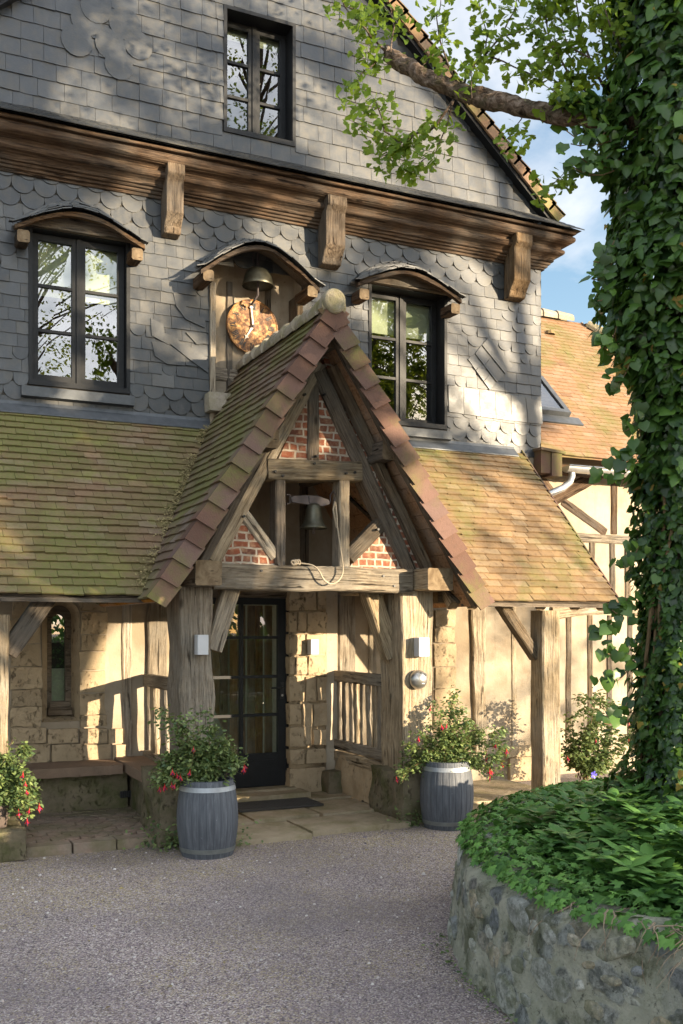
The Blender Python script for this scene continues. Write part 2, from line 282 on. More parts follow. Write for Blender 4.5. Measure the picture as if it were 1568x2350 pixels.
MAT = dict(pebble=m_pebble(), end=m_end(), flint=m_flint(), 
    slate=m_slate('wall_slate', .335), slate_roof=m_slate('hood_slate', .36),
    tile=m_tile('mossy_roof_tile', (.205, .135, .08), .85, spread=.65), tile_r=m_tile('roof_tile', (.25, .165, .088), .12, spread=.55), tile_w=m_tile('wing_roof_tile', (.275, .165, .095), .30, (.14, .08, .05), spread=.6),
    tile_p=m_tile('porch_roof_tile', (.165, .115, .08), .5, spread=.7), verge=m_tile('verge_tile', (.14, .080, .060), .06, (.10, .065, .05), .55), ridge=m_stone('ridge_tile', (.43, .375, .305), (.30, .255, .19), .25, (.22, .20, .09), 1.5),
    wood=m_wood('weathered_oak', (.52, .43, .305), (.32, .25, .165), (.105, .075, .048)),
    wood_d=m_wood('dark_oak', (.26, .20, .14), (.155, .115, .077), (.05, .036, .024)),
    wood_c=m_wood('cornice_oak', (.20, .125, .072), (.10, .058, .031), (.028, .016, .009), 1.0, .8),
    wood_k=m_wood('corbel_oak', (.31, .225, .14), (.17, .115, .068), (.055, .035, .022)),
    wood_o=m_wood('soffit_board', (.60, .30, .085), (.48, .22, .055), (.25, .10, .03), .7, .35),
    plaster=m_plaster('lime_plaster', (.38, .325, .25), (.22, .17, .115)), plaster_w=m_plaster('wing_plaster', (.42, .365, .285), (.28, .22, .15)),
    stone=m_stone('limestone', (.46, .36, .235), (.34, .26, .165), .9), stone_s=m_stone('limestone_slab', (.40, .33, .23), (.29, .23, .155), .35, (.22, .19, .10)),
    stone_m=m_stone('mossy_stone', (.20, .165, .11), (.13, .11, .075), .9, (.075, .08, .030)),
    hexa=m_stone('hexagon_paver', (.30, .215, .165), (.24, .21, .16), .2, (.17, .15, .085), 1.2),
    bench=m_stone('red_sandstone', (.25, .175, .125), (.19, .14, .10), .25),
    brick=m_brick(), gravel=m_gravel(), rubble=m_rubble(), bark=m_bark(), dial=m_dial(), barrel=m_barrel(),
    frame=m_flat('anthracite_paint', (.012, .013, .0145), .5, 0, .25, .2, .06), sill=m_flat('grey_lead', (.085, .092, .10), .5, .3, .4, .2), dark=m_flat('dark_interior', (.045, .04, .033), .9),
    blind=m_flat('roller_blind', (.42, .43, .32), .85, var=.05), inwall=m_flat('interior_wall', (.42, .38, .29), .9), stair=m_wood('stair_board', (.70, .40, .18), (.55, .30, .12), (.30, .15, .06), .8, .3),
    glass=m_glass('window_glass', .11), glass_d=m_glass('door_glass', .025),
    zinc=m_flat('zinc', (.50, .50, .49), .38, .75, .5, .12), galv=m_flat('galvanised_hoop', (.33, .345, .36), .5, .6, .5, .15), hoop=m_flat('dull_hoop', (.20, .21, .20), .6, .5, .4, .2),
    lamp=m_flat('lamp_housing', (.46, .47, .49), .5, .0, .4, .04, .03), steel=m_flat('brushed_steel', (.42, .41, .39), .32, .85, .5, .1), black=m_flat('black_metal', (.02, .02, .02), .5),
    bronze=m_flat('weathered_bronze', (.10, .095, .068), .42, .7, .5, .35, .3, 30), iron=m_flat('rusty_iron', (.10, .085, .085), .65, .4, .4, .3), rope=m_flat('hemp_rope', (.36, .30, .22), .9, bump=.6, bs=150), handw=m_flat('pale_clock_hand', (.42, .39, .35), .5, .2, .4, .2),
    mat=m_flat('rubber_mat', (.05, .045, .04), .8, bump=.4), soil=m_flat('soil', (.045, .032, .022), .95, var=.4, bump=.8), terracotta=m_flat('terracotta', (.085, .065, .055), .85, var=.25, bump=.3), litter=m_flat('dry_leaf_litter', (.27, .215, .10), .95, var=.5, bump=.6),
    ivy=m_leaf('ivy_leaf', (.016, .043, .012), (.105, .205, .038), .34, .28, .5, (.20, .40, .04)), ginkgo=m_leaf('ginkgo_leaf', (.07, .13, .015), (.21, .31, .035), .5, .42, .25, (.34, .46, .03)),
    ground=m_leaf('ground_cover_leaf', (.045, .115, .030), (.17, .34, .07), .48, .22, .3, (.14, .30, .04)), fuchsia=m_leaf('fuchsia_leaf', (.055, .10, .038), (.24, .30, .10), .42, .25, .4, (.22, .28, .05)),
    tree=m_leaf('tree_leaf', (.05, .09, .012), (.15, .22, .03), .5, .45, .2, (.38, .46, .03)), dryivy=m_leaf('dry_ivy_leaf', (.14, .085, .02), (.34, .27, .05), .6, .2, .2), stem=m_flat('plant_stem', (.15, .10, .05), .85), root=m_flat('dry_root', (.25, .19, .13), .9), red=m_flat('red_petal', (.56, .018, .022), .5), violet=m_flat('violet_petal', (.16, .015, .09), .5), blue=m_flat('blue_petal', (.09, .07, .62), .5),
)

# ------------------------------------------------------------------ object helpers
ROOTLOC = {}; LOCALS = set()
def thing(name, label, cat, loc=(0, 0, 0), group=None):
    o = bpy.data.objects.new(name, None); col.objects.link(o); o.location = loc; o.empty_display_size = .2
    o['label'] = label; o['category'] = cat
    if group: o['group'] = group
    ROOTLOC[o] = Vector(loc); return o
def tag(o, label=None, cat=None, group=None, kind=None):
    if label: o['label'] = label
    if cat: o['category'] = cat
    if group: o['group'] = group
    if kind: o['kind'] = kind
    return o
def link(o, parent):
    col.objects.link(o)
    if parent is not None: o.parent = parent; ROOTLOC[o] = ROOTLOC[parent]
    else: ROOTLOC[o] = Vector((0, 0, 0))
    return o
class MB:
    def __init__(s): s.v = []; s.f = []; s.t = []; s.m = []
    def add(s, vs, fs, tint=.5, mi=0):
        b = len(s.v); s.v.extend([tuple(v) for v in vs])
        for f in fs: s.f.append([i + b for i in f]); s.t.append(tint); s.m.append(mi)
    def box(s, x0, x1, y0, y1, z0, z1, tint=.5, mi=0):
        s.add([(x0, y0, z0), (x1, y0, z0), (x1, y1, z0), (x0, y1, z0), (x0, y0, z1), (x1, y0, z1), (x1, y1, z1), (x0, y1, z1)],
              [(0, 3, 2, 1), (4, 5, 6, 7), (0, 1, 5, 4), (1, 2, 6, 5), (2, 3, 7, 6), (3, 0, 4, 7)], tint, mi)
    def slab(s, o, u, v, n, tint=.5, mi=0):      # box from corner o along three vectors
        o, u, v, n = Vector(o), Vector(u), Vector(v), Vector(n)
        p = [o, o + u, o + u + v, o + v]; p += [q + n for q in p]
        s.add(p, [(0, 3, 2, 1), (4, 5, 6, 7), (0, 1, 5, 4), (1, 2, 6, 5), (2, 3, 7, 6), (3, 0, 4, 7)], tint, mi)
    def extrude(s, poly, vec, tint=.5, mi=0):
        n = len(poly); vec = Vector(vec); a = [Vector(p) for p in poly]; b = [p + vec for p in a]
        s.add(a + b, [list(range(n))[::-1], list(range(n, 2 * n))] + [(i, (i + 1) % n, n + (i + 1) % n, n + i) for i in range(n)], tint, mi)
    def lathe(s, prof, c=(0, 0, 0), seg=32, tint=.5, mi=0, tintf=None):
        c = Vector(c); n = len(prof); vs = []
        for i in range(seg):
            a = 2 * math.pi * i / seg
            for (r, z) in prof: vs.append(c + Vector((r * math.cos(a), r * math.sin(a), z)))
        for i in range(seg):
            j = (i + 1) % seg; t = tintf(i) if tintf else tint
            b = len(s.v) if i == 0 else b
            if i == 0: s.v.extend([tuple(v) for v in vs])
            for k in range(n - 1):
                s.f.append([b + i * n + k, b + j * n + k, b + j * n + k + 1, b + i * n + k + 1]); s.t.append(t); s.m.append(mi)
    def tube(s, pts, rad, seg=8, tint=.5, mi=0, cap=True):
        pts = [Vector(p) for p in pts]; n = len(pts)
        if not isinstance(rad, (list, tuple)): rad = [rad] * n
        vs = []; up = Vector((0.137, .31, .94)).normalized()
        for i, p in enumerate(pts):
            d = (pts[min(i + 1, n - 1)] - pts[max(i - 1, 0)]).normalized()
            x = d.cross(up)
            if x.length < .05: x = d.cross(Vector((1, 0, 0)))
            x.normalize(); y = d.cross(x)
            for k in range(seg):
                a = 2 * math.pi * k / seg; vs.append(p + (x * math.cos(a) + y * math.sin(a)) * rad[i])
        fs = [(i * seg + k, i * seg + (k + 1) % seg, (i + 1) * seg + (k + 1) % seg, (i + 1) * seg + k) for i in range(n - 1) for k in range(seg)]
        if cap: fs += [list(range(seg))[::-1], [(n - 1) * seg + k for k in range(seg)]]
        s.add(vs, fs, tint, mi)
    def rock(s, x0, x1, y0, y1, z0, z1, amp=.03, res=.06, fr=4.0, tint=.5, mi=0, rnd=.25, seed=0.0):
        lo = Vector((x0, y0, z0)); sz = Vector((x1 - x0, y1 - y0, z1 - z0)); ce = lo + sz * .5
        def P(u, v, w):
            q = Vector((u, v, w)); p = lo + Vector((sz.x * u, sz.y * v, sz.z * w))
            # pull corners in
            e = (q - Vector((.5, .5, .5))) * 2; k = sorted([abs(e.x), abs(e.y), abs(e.z)])
            p = p + (ce - p) * (rnd * .5 * max(0, k[1] - .55) ** 1.3)
            nv = noise.noise_vector(p * fr + Vector((seed, seed * .7, 0))); nw = noise.noise_vector(p * fr * 3.3 + Vector((9, seed, 4)))
            return p + nv * amp + nw * amp * .4
        N = [max(2, min(40, int(round(v / res)))) for v in sz]
        for ax in range(3):
            a, b = (ax + 1) % 3, (ax + 2) % 3; na, nb = N[a], N[b]
            for side in (0, 1):
                vs = []
                for i in range(na + 1):
                    for j in range(nb + 1):
                        q = [0, 0, 0]; q[ax] = side; q[a] = i / na; q[b] = j / nb; vs.append(P(*q))
                fs = []
                for i in range(na):
                    for j in range(nb):
                        f = (i * (nb + 1) + j, (i + 1) * (nb + 1) + j, (i + 1) * (nb + 1) + j + 1, i * (nb + 1) + j + 1)
                        fs.append(f if side else f[::-1])
                s.add(vs, fs, tint, mi)
    def build(s, name, mat, parent=None, smooth=False, local=None):
        me = bpy.data.meshes.new(name)
        off = ROOTLOC[parent] if parent is not None else Vector((0, 0, 0))
        vs = s.v
        if local is not None: pass
        elif off.length > 0: vs = [(v[0] - off.x, v[1] - off.y, v[2] - off.z) for v in vs]
        me.from_pydata(vs, [], s.f)
        at = me.attributes.new('tint', 'FLOAT', 'FACE'); at.data.foreach_set('value', np.array(s.t, dtype=np.float32))
        for mt in (mat if isinstance(mat, (list, tuple)) else [mat]): me.materials.append(mt)
        if any(s.m): me.polygons.foreach_set('material_index', np.array(s.m, dtype=np.int32))
        if smooth: me.polygons.foreach_set('use_smooth', np.ones(len(s.f), dtype=bool))
        me.update()
        o = bpy.data.objects.new(name, me); link(o, parent)
        if local is not None: o.matrix_basis = Matrix.Translation(-off) @ local
        if parent is not None and parent.name in LOCALS: o.matrix_parent_inverse = parent.matrix_basis.inverted()
        if local is not None: LOCALS.add(o.name)
        return o
_seed = [0]
def beam(name, p0, p1, w, t, mat, parent, wob=.12, out=(0, -1, 0), taper=1.0, seg=.07, rough=.004, bow=0.0):
    """A hewn timber: local X runs along it; p0-p1 is the middle of its outer face, w across, t deep."""
    p0, p1 = Vector(p0), Vector(p1); ex = p1 - p0; L = ex.length; ex.normalize()
    ez = Vector(out); ez = (ez - ex * ez.dot(ex)).normalized(); ey = ez.cross(ex)
    _seed[0] += 1; sd = _seed[0] * 3.71
    n = max(5, int(L / seg)); vs = []; fs = []
    c = min(.014, w * .12)
    sub = 5
    for i in range(n + 1):
        x = L * i / n; f = i / n; tp = 1 + (taper - 1) * f
        e0 = w * .5 * tp * (1 + wob * noise.noise((x * 2.1, sd, 0))); e1 = w * .5 * tp * (1 + wob * noise.noise((x * 2.1, sd, 7.3)))
        cy = w * wob * .45 * noise.noise((x * 1.0, sd, 3.1)) + bow * math.sin(f * math.pi)
        zf = t * wob * .12 * noise.noise((x * 1.7, sd, 5.5))
        ring = []
        for k in range(sub): u = k / (sub - 1); ring.append((-e0 + c + (e0 + e1 - 2 * c) * u, zf))
        for k in range(1, sub): pass
        ring += [(e1, -c)] + [(e1, -t * q) for q in (.35, .65)] + [(e1, -t + c)]
        ring += [(e1 - c, -t), (-e0 + c, -t)]
        ring += [(-e0, -t + c)] + [(-e0, -t * q) for q in (.65, .35)] + [(-e0, -c)]
        for (y, z) in ring:
            r1 = rough * noise.noise((x * 9, y * 28 + sd, z * 28)); r2 = rough * noise.noise((x * 9, y * 28 + 50, z * 28 + sd))
            vs.append((x, y + cy + r1, z + r2))
    m = len(ring)
    for i in range(n):
        for k in range(m):
            fs.append((i * m + k, i * m + (k + 1) % m, (i + 1) * m + (k + 1) % m, (i + 1) * m + k))
    fs += [list(range(m))[::-1], [n * m + k for k in range(m)]]
    mb = MB(); mb.add(vs, fs[:-2]); mb.add([vs[i] for i in range(m)] + [vs[n * m + i] for i in range(m)], [list(range(m))[::-1], list(range(m, 2 * m))], .5, 1)
    M = Matrix(((ex.x, ey.x, ez.x, p0.x), (ex.y, ey.y, ez.y, p0.y), (ex.z, ey.z, ez.z, p0.z), (0, 0, 0, 1)))
    return mb.build(name, [mat, MAT['end']], parent, smooth=False, local=M)
def beamY(name, a, b, wpx, Y, t, mat, parent, **kw):
    p, q = onY(*a, Y), onY(*b, Y); return beam(name, p, q, wpx / CAM_F * (depth(p) + depth(q)) * .5, t, mat, parent, **kw)
def duplicate(root, loc, label, group=None, rotz=0.0):
    r = root.copy(); col.objects.link(r); r.location = loc; r.rotation_euler = (0, 0, rotz); r['label'] = label
    if group: r['group'] = group
    for ch in list(root.children):
        c = ch.copy(); col.objects.link(c); c.parent = r
        for g in ch.children:
            d = g.copy(); col.objects.link(d); d.parent = c
    return r
def tilefield(mb, o, u, v, U, V, exp, wid, thick, rng, ulim=None, lift=.016, jit=.004, tint=lambda r, x, y: r.random(), stag=True):
    """Tiles laid on a slope: o = corner at the eave, u = unit along the eave, v = unit up the slope."""
    o, u, v = Vector(o), Vector(u).normalized(), Vector(v).normalized(); n = u.cross(v).normalized()
    rows = int(math.ceil(V / exp))
    for j in range(rows):
        vb = j * exp; vt = min(vb + exp * 1.35, V)
        lo, hi = (0, U) if ulim is None else ulim(vb)
        x = lo - (wid * .5 if (stag and j % 2) else 0) - rng.random() * wid * .1
        while x < hi:
            w = wid * (1 + rng.uniform(-.06, .06)); a, b = max(x, lo), min(x + w - .003, hi)
            if b - a > .02:
                dl = rng.uniform(-jit, jit); dz = rng.uniform(0, jit)
                tw = rng.uniform(-jit, jit)
                A = o + u * a + v * (vb + dl) + n * (lift + dz); B = o + u * b + v * (vb + dl + tw) + n * (lift + dz + tw * .6)
                C = o + u * b + v * vt + n * (lift * .3); D = o + u * a + v * vt + n * (lift * .3)
                dn = n * thick
                mb.add([A, B, C, D, A - dn, B - dn, C - dn, D - dn], [(0, 1, 2, 3), (4, 5, 1, 0), (5, 6, 2, 1), (7, 4, 0, 3)], tint(rng, a, vb))
            x += w
def slatefield(mb, Y, z0, z1, ch, wid, spans, rng, rounds=(), zclip=None, tint=None, odd=0.0):
    """Hung slates on the plane y = Y; spans(zb, zt) gives the free x intervals of a course."""
    j = 0; zb = z0
    while zb < z1 - .02:
        h = ch * (1.0 if j not in rounds else 1.12); rd = j in rounds
        for (a, b) in spans(zb, min(zb + h, z1)):
            x = a - rng.random() * wid
            while x < b:
                w = wid * (rng.uniform(.70, 1.30) if not rd else rng.uniform(1.12, 1.22)); xa, xb = max(x, a), min(x + w - .003, b)
                if xb - xa > .015:
                    yb = Y - .013 - rng.random() * .007; tl = rng.uniform(-.003, .003); dz = rng.uniform(-.003, .003)
                    zt = min(zb + h * 1.3, z1 if zclip is None else min(zclip(xa), zclip(xb)))
                    lowz = zb + dz
                    if zt - lowz > .02:
                        if (rd or rng.random() < odd) and (xb - xa) > wid * .45:
                            ar = min((xb - xa) * .5, h * .72); pts = []
                            for q in range(9):
                                th = math.pi * (1 + q / 8); pts.append(((xa + xb) / 2 + math.cos(th) * (xb - xa) / 2, lowz + ar + math.sin(th) * ar))
                        else: pts = [(xa, lowz + rng.uniform(0, .004)), (xa + (xb - xa) * rng.uniform(.2, .8), lowz - rng.uniform(0, .004)), (xb, lowz + tl)]
                        prof = pts + [(xb, zt), (xa, zt)]
                        def yy(z): return yb + (Y - .004 - yb) * min(1, max(0, (z - lowz) / (zt - lowz)))
                        fr = [(px, yy(pz) + tl * (px - xa) / wid, pz) for px, pz in prof]; bk = [(px, Y + .001, pz) for px, pz in prof]
                        m = len(prof); fs = [list(range(m))] + [(i, m + i, m + (i + 1) % m, (i + 1) % m) for i in range(m) if i != m - 2]
                        mb.add(fr + bk, fs, (tint or (lambda r: min(1, max(0, r.gauss(.48, .27)))))(rng))
                x += w
        zb += h; j += 1
def leafmesh(name, P, Nrm, Tip, size, shape, faces, mat, parent=None, tint=None, rng=None):
    """Many small leaves at points P: outward normal Nrm, tip direction Tip, shape = (x across, y to tip, z fold)."""
    P, Nrm, Tip = (np.asarray(a, dtype=np.float64) for a in (P, Nrm, Tip)); n = len(P); S = np.asarray(shape, dtype=np.float64); k = len(S)
    Nn = Nrm / (np.linalg.norm(Nrm, axis=1, keepdims=True) + 1e-9)
    Y = Tip - Nn * (Tip * Nn).sum(1, keepdims=True); Y /= (np.linalg.norm(Y, axis=1, keepdims=True) + 1e-9); X = np.cross(Y, Nn)
    size = np.broadcast_to(np.asarray(size, dtype=np.float64), (n,))
    V = P[:, None, :] + size[:, None, None] * (S[None, :, 0:1] * X[:, None, :] + S[None, :, 1:2] * Y[:, None, :] + S[None, :, 2:3] * Nn[:, None, :])
    V = V.reshape(-1, 3)
    if parent is not None: V = V - np.array(ROOTLOC[parent])
    F = []; lens = [len(f) for f in faces]; flat = np.concatenate([np.array(f) for f in faces])
    idx = (flat[None, :] + (np.arange(n) * k)[:, None]).reshape(-1)
    starts_one = np.cumsum([0] + lens[:-1]); tot = sum(lens)
    starts = (starts_one[None, :] + (np.arange(n) * tot)[:, None]).reshape(-1)
    me = bpy.data.meshes.new(name); me.vertices.add(len(V)); me.vertices.foreach_set('co', V.astype(np.float32).reshape(-1))
    me.loops.add(len(idx)); me.loops.foreach_set('vertex_index', idx.astype(np.int32))
    me.polygons.add(len(starts)); me.polygons.foreach_set('loop_start', starts.astype(np.int32))
    me.update(calc_edges=True); me.validate()
    if tint is None: tint = np.random.default_rng(5).random(n)
    at = me.attributes.new('tint', 'FLOAT', 'FACE'); at.data.foreach_set('value', np.repeat(np.clip(tint, 0, 1), len(faces)).astype(np.float32))
    me.materials.append(mat); o = bpy.data.objects.new(name, me); link(o, parent); return o
IVY = ([(0, 0, 0), (-.30, -.10, -.05), (-.52, .18, -.08), (-.30, .38, -.02), (-.26, .62, -.05), (0, 1.0, -.10), (.26, .62, -.05), (.30, .38, -.02), (.52, .18, -.08), (.30, -.10, -.05), (0, .45, .05)],
       [(0, 10, 3, 2, 1), (10, 5, 4, 3), (0, 9, 8, 7, 10), (10, 7, 6, 5)])
STAR = ([(0, 0, 0), (-.32, -.14, -.03), (-.60, .22, -.10), (-.24, .30, 0), (-.42, .70, -.07), (-.12, .60, 0), (0, 1.0, -.12), (.12, .60, 0), (.42, .70, -.07), (.24, .30, 0), (.60, .22, -.10), (.32, -.14, -.03), (0, .4, .06)],
        [(0, 12, 3, 2, 1), (12, 5, 4, 3), (12, 6, 5), (0, 11, 10, 9, 12), (12, 9, 8, 7), (12, 7, 6)])
HEART = ([(0, 0, 0), (-.34, -.14, -.03), (-.56, .20, -.07), (-.36, .62, -.05), (0, .98, -.12), (.36, .62, -.05), (.56, .20, -.07), (.34, -.14, -.03), (0, .4, .05)],
         [(0, 8, 2, 1), (8, 4, 3, 2), (0, 7, 6, 8), (8, 6, 5, 4)])
FAN = ([(0, -.45, 0), (-.03, 0, 0), (.03, 0, 0), (-.55, .55, -.08), (-.34, .78, .02), (-.06, .80, .05), (0, .62, .04), (.06, .80, .05), (.34, .78, .02), (.55, .55, -.08)],
       [(0, 2, 1), (1, 4, 3), (1, 5, 4), (1, 6, 5), (1, 2, 6), (2, 7, 6), (2, 8, 7), (2, 9, 8)])
LANCE = ([(0, 0, 0), (-.17, .38, -.03), (-.13, .72, -.08), (0, 1.0, -.20), (.13, .72, -.08), (.17, .38, -.03), (0, .4, .03), (0, .74, -.03)],
         [(0, 6, 1), (6, 7, 2, 1), (7, 3, 2), (0, 5, 6), (6, 5, 4, 7), (7, 4, 3)])
OVAL = ([(0, 0, 0), (-.28, .40, -.04), (-.20, .75, -.07), (0, 1.0, -.15), (.20, .75, -.07), (.28, .40, -.04), (0, .5, .04)],
        [(0, 6, 1), (6, 3, 2, 1), (0, 5, 6), (6, 5, 4, 3)])
BROAD = ([(x_ * 1.55, y_, z_) for x_, y_, z_ in LANCE[0]], LANCE[1])
CARD = ([(0, 0, 0), (-.33, .45, .05), (0, 1.0, -.08), (.33, .45, .05)], [(0, 3, 2, 1)])

# ================================================================== MAIN HOUSE
YW = 9.75
rng = random.Random(4)
house = thing('manor_house', 'slate hung half timbered house with moulded oak cornice behind the gabled porch', 'house', (3.65, YW, 0))
HX0, HX1 = .11, 7.19
WIN = {'L': (1.349, 2.304, 4.075, 5.57), 'R': (4.907, 5.897, 4.03, 5.56), 'U': (3.26, 4.05, 6.84, 8.13)}
NICHE = (3.11, 4.12, 3.80, 5.52)
def sub(spans, a, b):
    out = []
    for (x, y) in spans:
        if b <= x or a >= y: out.append((x, y)); continue
        if a > x: out.append((x, a))
        if b < y: out.append((b, y))
    return out
def lower_spans(zb, zt):
    s = [(HX0, HX1)]; zm = (zb + zt) / 2
    for (a, b, c, d) in ((WIN['L'][0], WIN['L'][1], WIN['L'][2] - .16, WIN['L'][3]), (WIN['R'][0], WIN['R'][1], WIN['R'][2] - .14, WIN['R'][3]), NICHE):
        if c < zm < d: s = sub(s, a, b)
    return s
def gx(z): return 7.16 - (z - 6.71) / .873
def upper_spans(zb, zt):
    zm = (zb + zt) / 2; hi = min(gx(zm), 7.16)
    s = [(7.3 - hi, hi)] if hi > 3.66 else []
    a, b, c, d = WIN['U']
    if c - .03 < zm < d: s = sub(s, a, b)
    return s
mb = MB()
slatefield(mb, YW, 3.80, 6.12, .118, .178, lower_spans, rng, rounds=(1, 2, 16, 17, 18), odd=.10)
# slates laid on the slant, a little proud of the courses
def angled(mb, px, py, ang, w, h, Y, t):
    c = onY(px, py, Y); a = R(ang); u = Vector((math.cos(a), 0, math.sin(a))); v = Vector((-math.sin(a), 0, math.cos(a)))
    p = [c - u * w / 2 - v * h / 2, c + u * w / 2 - v * h / 2, c + u * w / 2 + v * h / 2, c - u * w / 2 + v * h / 2]
    f = [q + Vector((0, -.0195 if i < 2 else -.0145, 0)) for i, q in enumerate(p)]; b = [q + Vector((0, -.004, 0)) for q in p]
    mb.add(f + b, [(0, 1, 2, 3), (4, 5, 1, 0), (5, 6, 2, 1), (6, 7, 3, 2), (7, 4, 0, 3)], t)
zx = lambda x: (1080 + x * .1913) * .918
zy = lambda y: (820 + y * .1913) * .918
def cut(poly, t, fx, fy, prow=.0275, pback=.0175):
    """One hung slate cut to a shape: its lower-left edge stands proud of the slate beside it."""
    pts = [onY(fx(x), fy(y), YW) for x, y in poly]; mx = [p.x * .7 + p.z for p in pts]; lo_, hi_ = min(mx), max(mx)
    f = [Vector((p.x, YW - prow + (prow - pback) * (m_ - lo_) / (hi_ - lo_ + 1e-6), p.z)) for p, m_ in zip(pts, mx)]; bk = [p + Vector((0, .009, 0)) for p in f]; n_ = len(f)
    mb.add(f + bk, [list(range(n_))] + [(i, n_ + i, n_ + (i + 1) % n_, (i + 1) % n_) for i in range(n_)], t)
def lerp2(a_, b_, t): return (a_[0] + (b_[0] - a_[0]) * t, a_[1] + (b_[1] - a_[1]) * t)
def strip(A, B, C, D, cuts, tints):
    cuts = [0] + cuts + [1]
    for i in range(len(cuts) - 1):
        e = .006; cut([lerp2(A, B, cuts[i] + e), lerp2(A, B, cuts[i + 1] - e), lerp2(D, C, cuts[i + 1] - e), lerp2(D, C, cuts[i] + e)][::-1], tints[i], zx, zy)
strip((742, 112), (1048, 505), (945, 606), (640, 226), [], [.18]); strip((632, 233), (936, 612), (834, 714), (550, 338), [.42], [.30, .22]); strip((540, 343), (824, 718), (742, 816), (455, 410), [.36, .72], [.62, .26, .42])
tops = [(205, 757), (407, 787), (612, 819), (820, 842), (1025, 880), (1215, 915), (1420, 960)]; bends = [(205, 800), (405, 1015), (615, 1040), (822, 1065), (1025, 1095), (1235, 1120), (1432, 1140)]; bots = [(208, 1100), (410, 1130), (620, 1160), (825, 1190), (1030, 1215), (1240, 1240), (1436, 1258)]
for k in range(6):
    s_ = .985; poly = [tops[k], lerp2(tops[k], tops[k + 1], s_), lerp2(bends[k], bends[k + 1], s_), lerp2(bots[k], bots[k + 1], s_), bots[k], bends[k]]
    cut(poly[::-1], (.55, .62, .40, .15, .85, .7)[k], zx, zy)
wx = lambda x: x * .5; wy = lambda y: 404 + .5 * y
for poly, t in (([(690, 655), (748, 682), (752, 722), (800, 740), (842, 778), (770, 776), (694, 735)], .45), ([(695, 762), (758, 766), (850, 832), (846, 872), (765, 866), (708, 828)], .34), ([(775, 770), (858, 778), (952, 838), (952, 906), (870, 846)], .52), ([(792, 530), (846, 560), (850, 600), (940, 660), (938, 700), (850, 660), (806, 600)], .5), ([(850, 720), (945, 724), (945, 770), (900, 775)], .30)):
    cut(poly[::-1], t, wx, wy)
# backing behind the slates
def backing(mb, x0, x1, z0, z1, ops, Y, mi=1):
    xs = sorted({x0, x1, *[o[0] for o in ops], *[o[1] for o in ops]}); zs = sorted({z0, z1, *[o[2] for o in ops], *[o[3] for o in ops]})
    for i in range(len(xs) - 1):
        for j in range(len(zs) - 1):
            cx, cz = (xs[i] + xs[i + 1]) / 2, (zs[j] + zs[j + 1]) / 2
            if any(o[0] < cx < o[1] and o[2] < cz < o[3] for o in ops) or not (x0 < cx < x1 and z0 < cz < z1): continue
            mb.add([(xs[i], Y, zs[j]), (xs[i + 1], Y, zs[j]), (xs[i + 1], Y, zs[j + 1]), (xs[i], Y, zs[j + 1])], [(0, 1, 2, 3)], .3, mi)
backing(mb, HX0, HX1, 3.78, 6.12, [WIN['L'], WIN['R'], NICHE], YW + .002)
mb.add([(HX1, YW - .01, 3.4), (HX1, 16, 3.4), (HX1, 16, 6.6), (HX1, YW - .01, 6.6)], [(0, 1, 2, 3)], .5, 0)
mb.add([(HX0, YW - .01, 2.7), (HX0, 16, 2.7), (HX0, 16, 6.6), (HX0, YW - .01, 6.6)], [(3, 2, 1, 0)], .5, 0)
mb.build('lower_slate_wall', [MAT['slate'], MAT['dark']], house)
mb = MB()
slatefield(mb, YW, 6.62, 9.9, .168, .205, upper_spans, rng, zclip=lambda x: 6.71 + .873 * (7.16 - max(x, 7.3 - x)), tint=lambda r: min(1, max(0, r.gauss(.46, .09))))
# scalloped rosette left of the upper window
rc = onY(258, 92, YW)
for k, (ax, az, rr) in enumerate(((-.25, .12, .15), (.12, .18, .16), (-.02, -.06, .15), (-.34, -.10, .15), (.25, .0, .14), (.06, -.24, .14), (-.16, .26, .15))):
    pts = [(rc.x + ax + rr * math.cos(q * math.pi / 8), YW - .022 - .001 * k, rc.z + az + rr * math.sin(q * math.pi / 8)) for q in range(16)]
    mb.extrude([(x_, YW - .0205 - .0008 * k, z_) for x_, _, z_ in pts][::-1], (0, .006, 0), .46)
a, b, c, d = WIN['U']
Z_ = lambda x: 6.71 + .873 * (7.16 - max(x, 7.3 - x))
P = lambda x, z: (x, YW + .002, z)
mb.add([P(.2, 6.5), P(a, 6.5), P(a, Z_(a)), P(.2, Z_(.2))], [(0, 1, 2, 3)], .3, 1); mb.add([P(b, 6.5), P(7.1, 6.5), P(7.1, Z_(7.1)), P(b, Z_(b))], [(0, 1, 2, 3)], .3, 1)
mb.add([P(a, 6.5), P(b, 6.5), P(b, c), P(a, c)], [(0, 1, 2, 3)], .3, 1); mb.add([P(a, d), P(b, d), P(b, Z_(b)), P(3.65, Z_(3.65)), P(a, Z_(a))], [(0, 1, 2, 3, 4)], .3, 1)
mb.build('gable_slate_wall', [MAT['slate'], MAT['dark']], house)

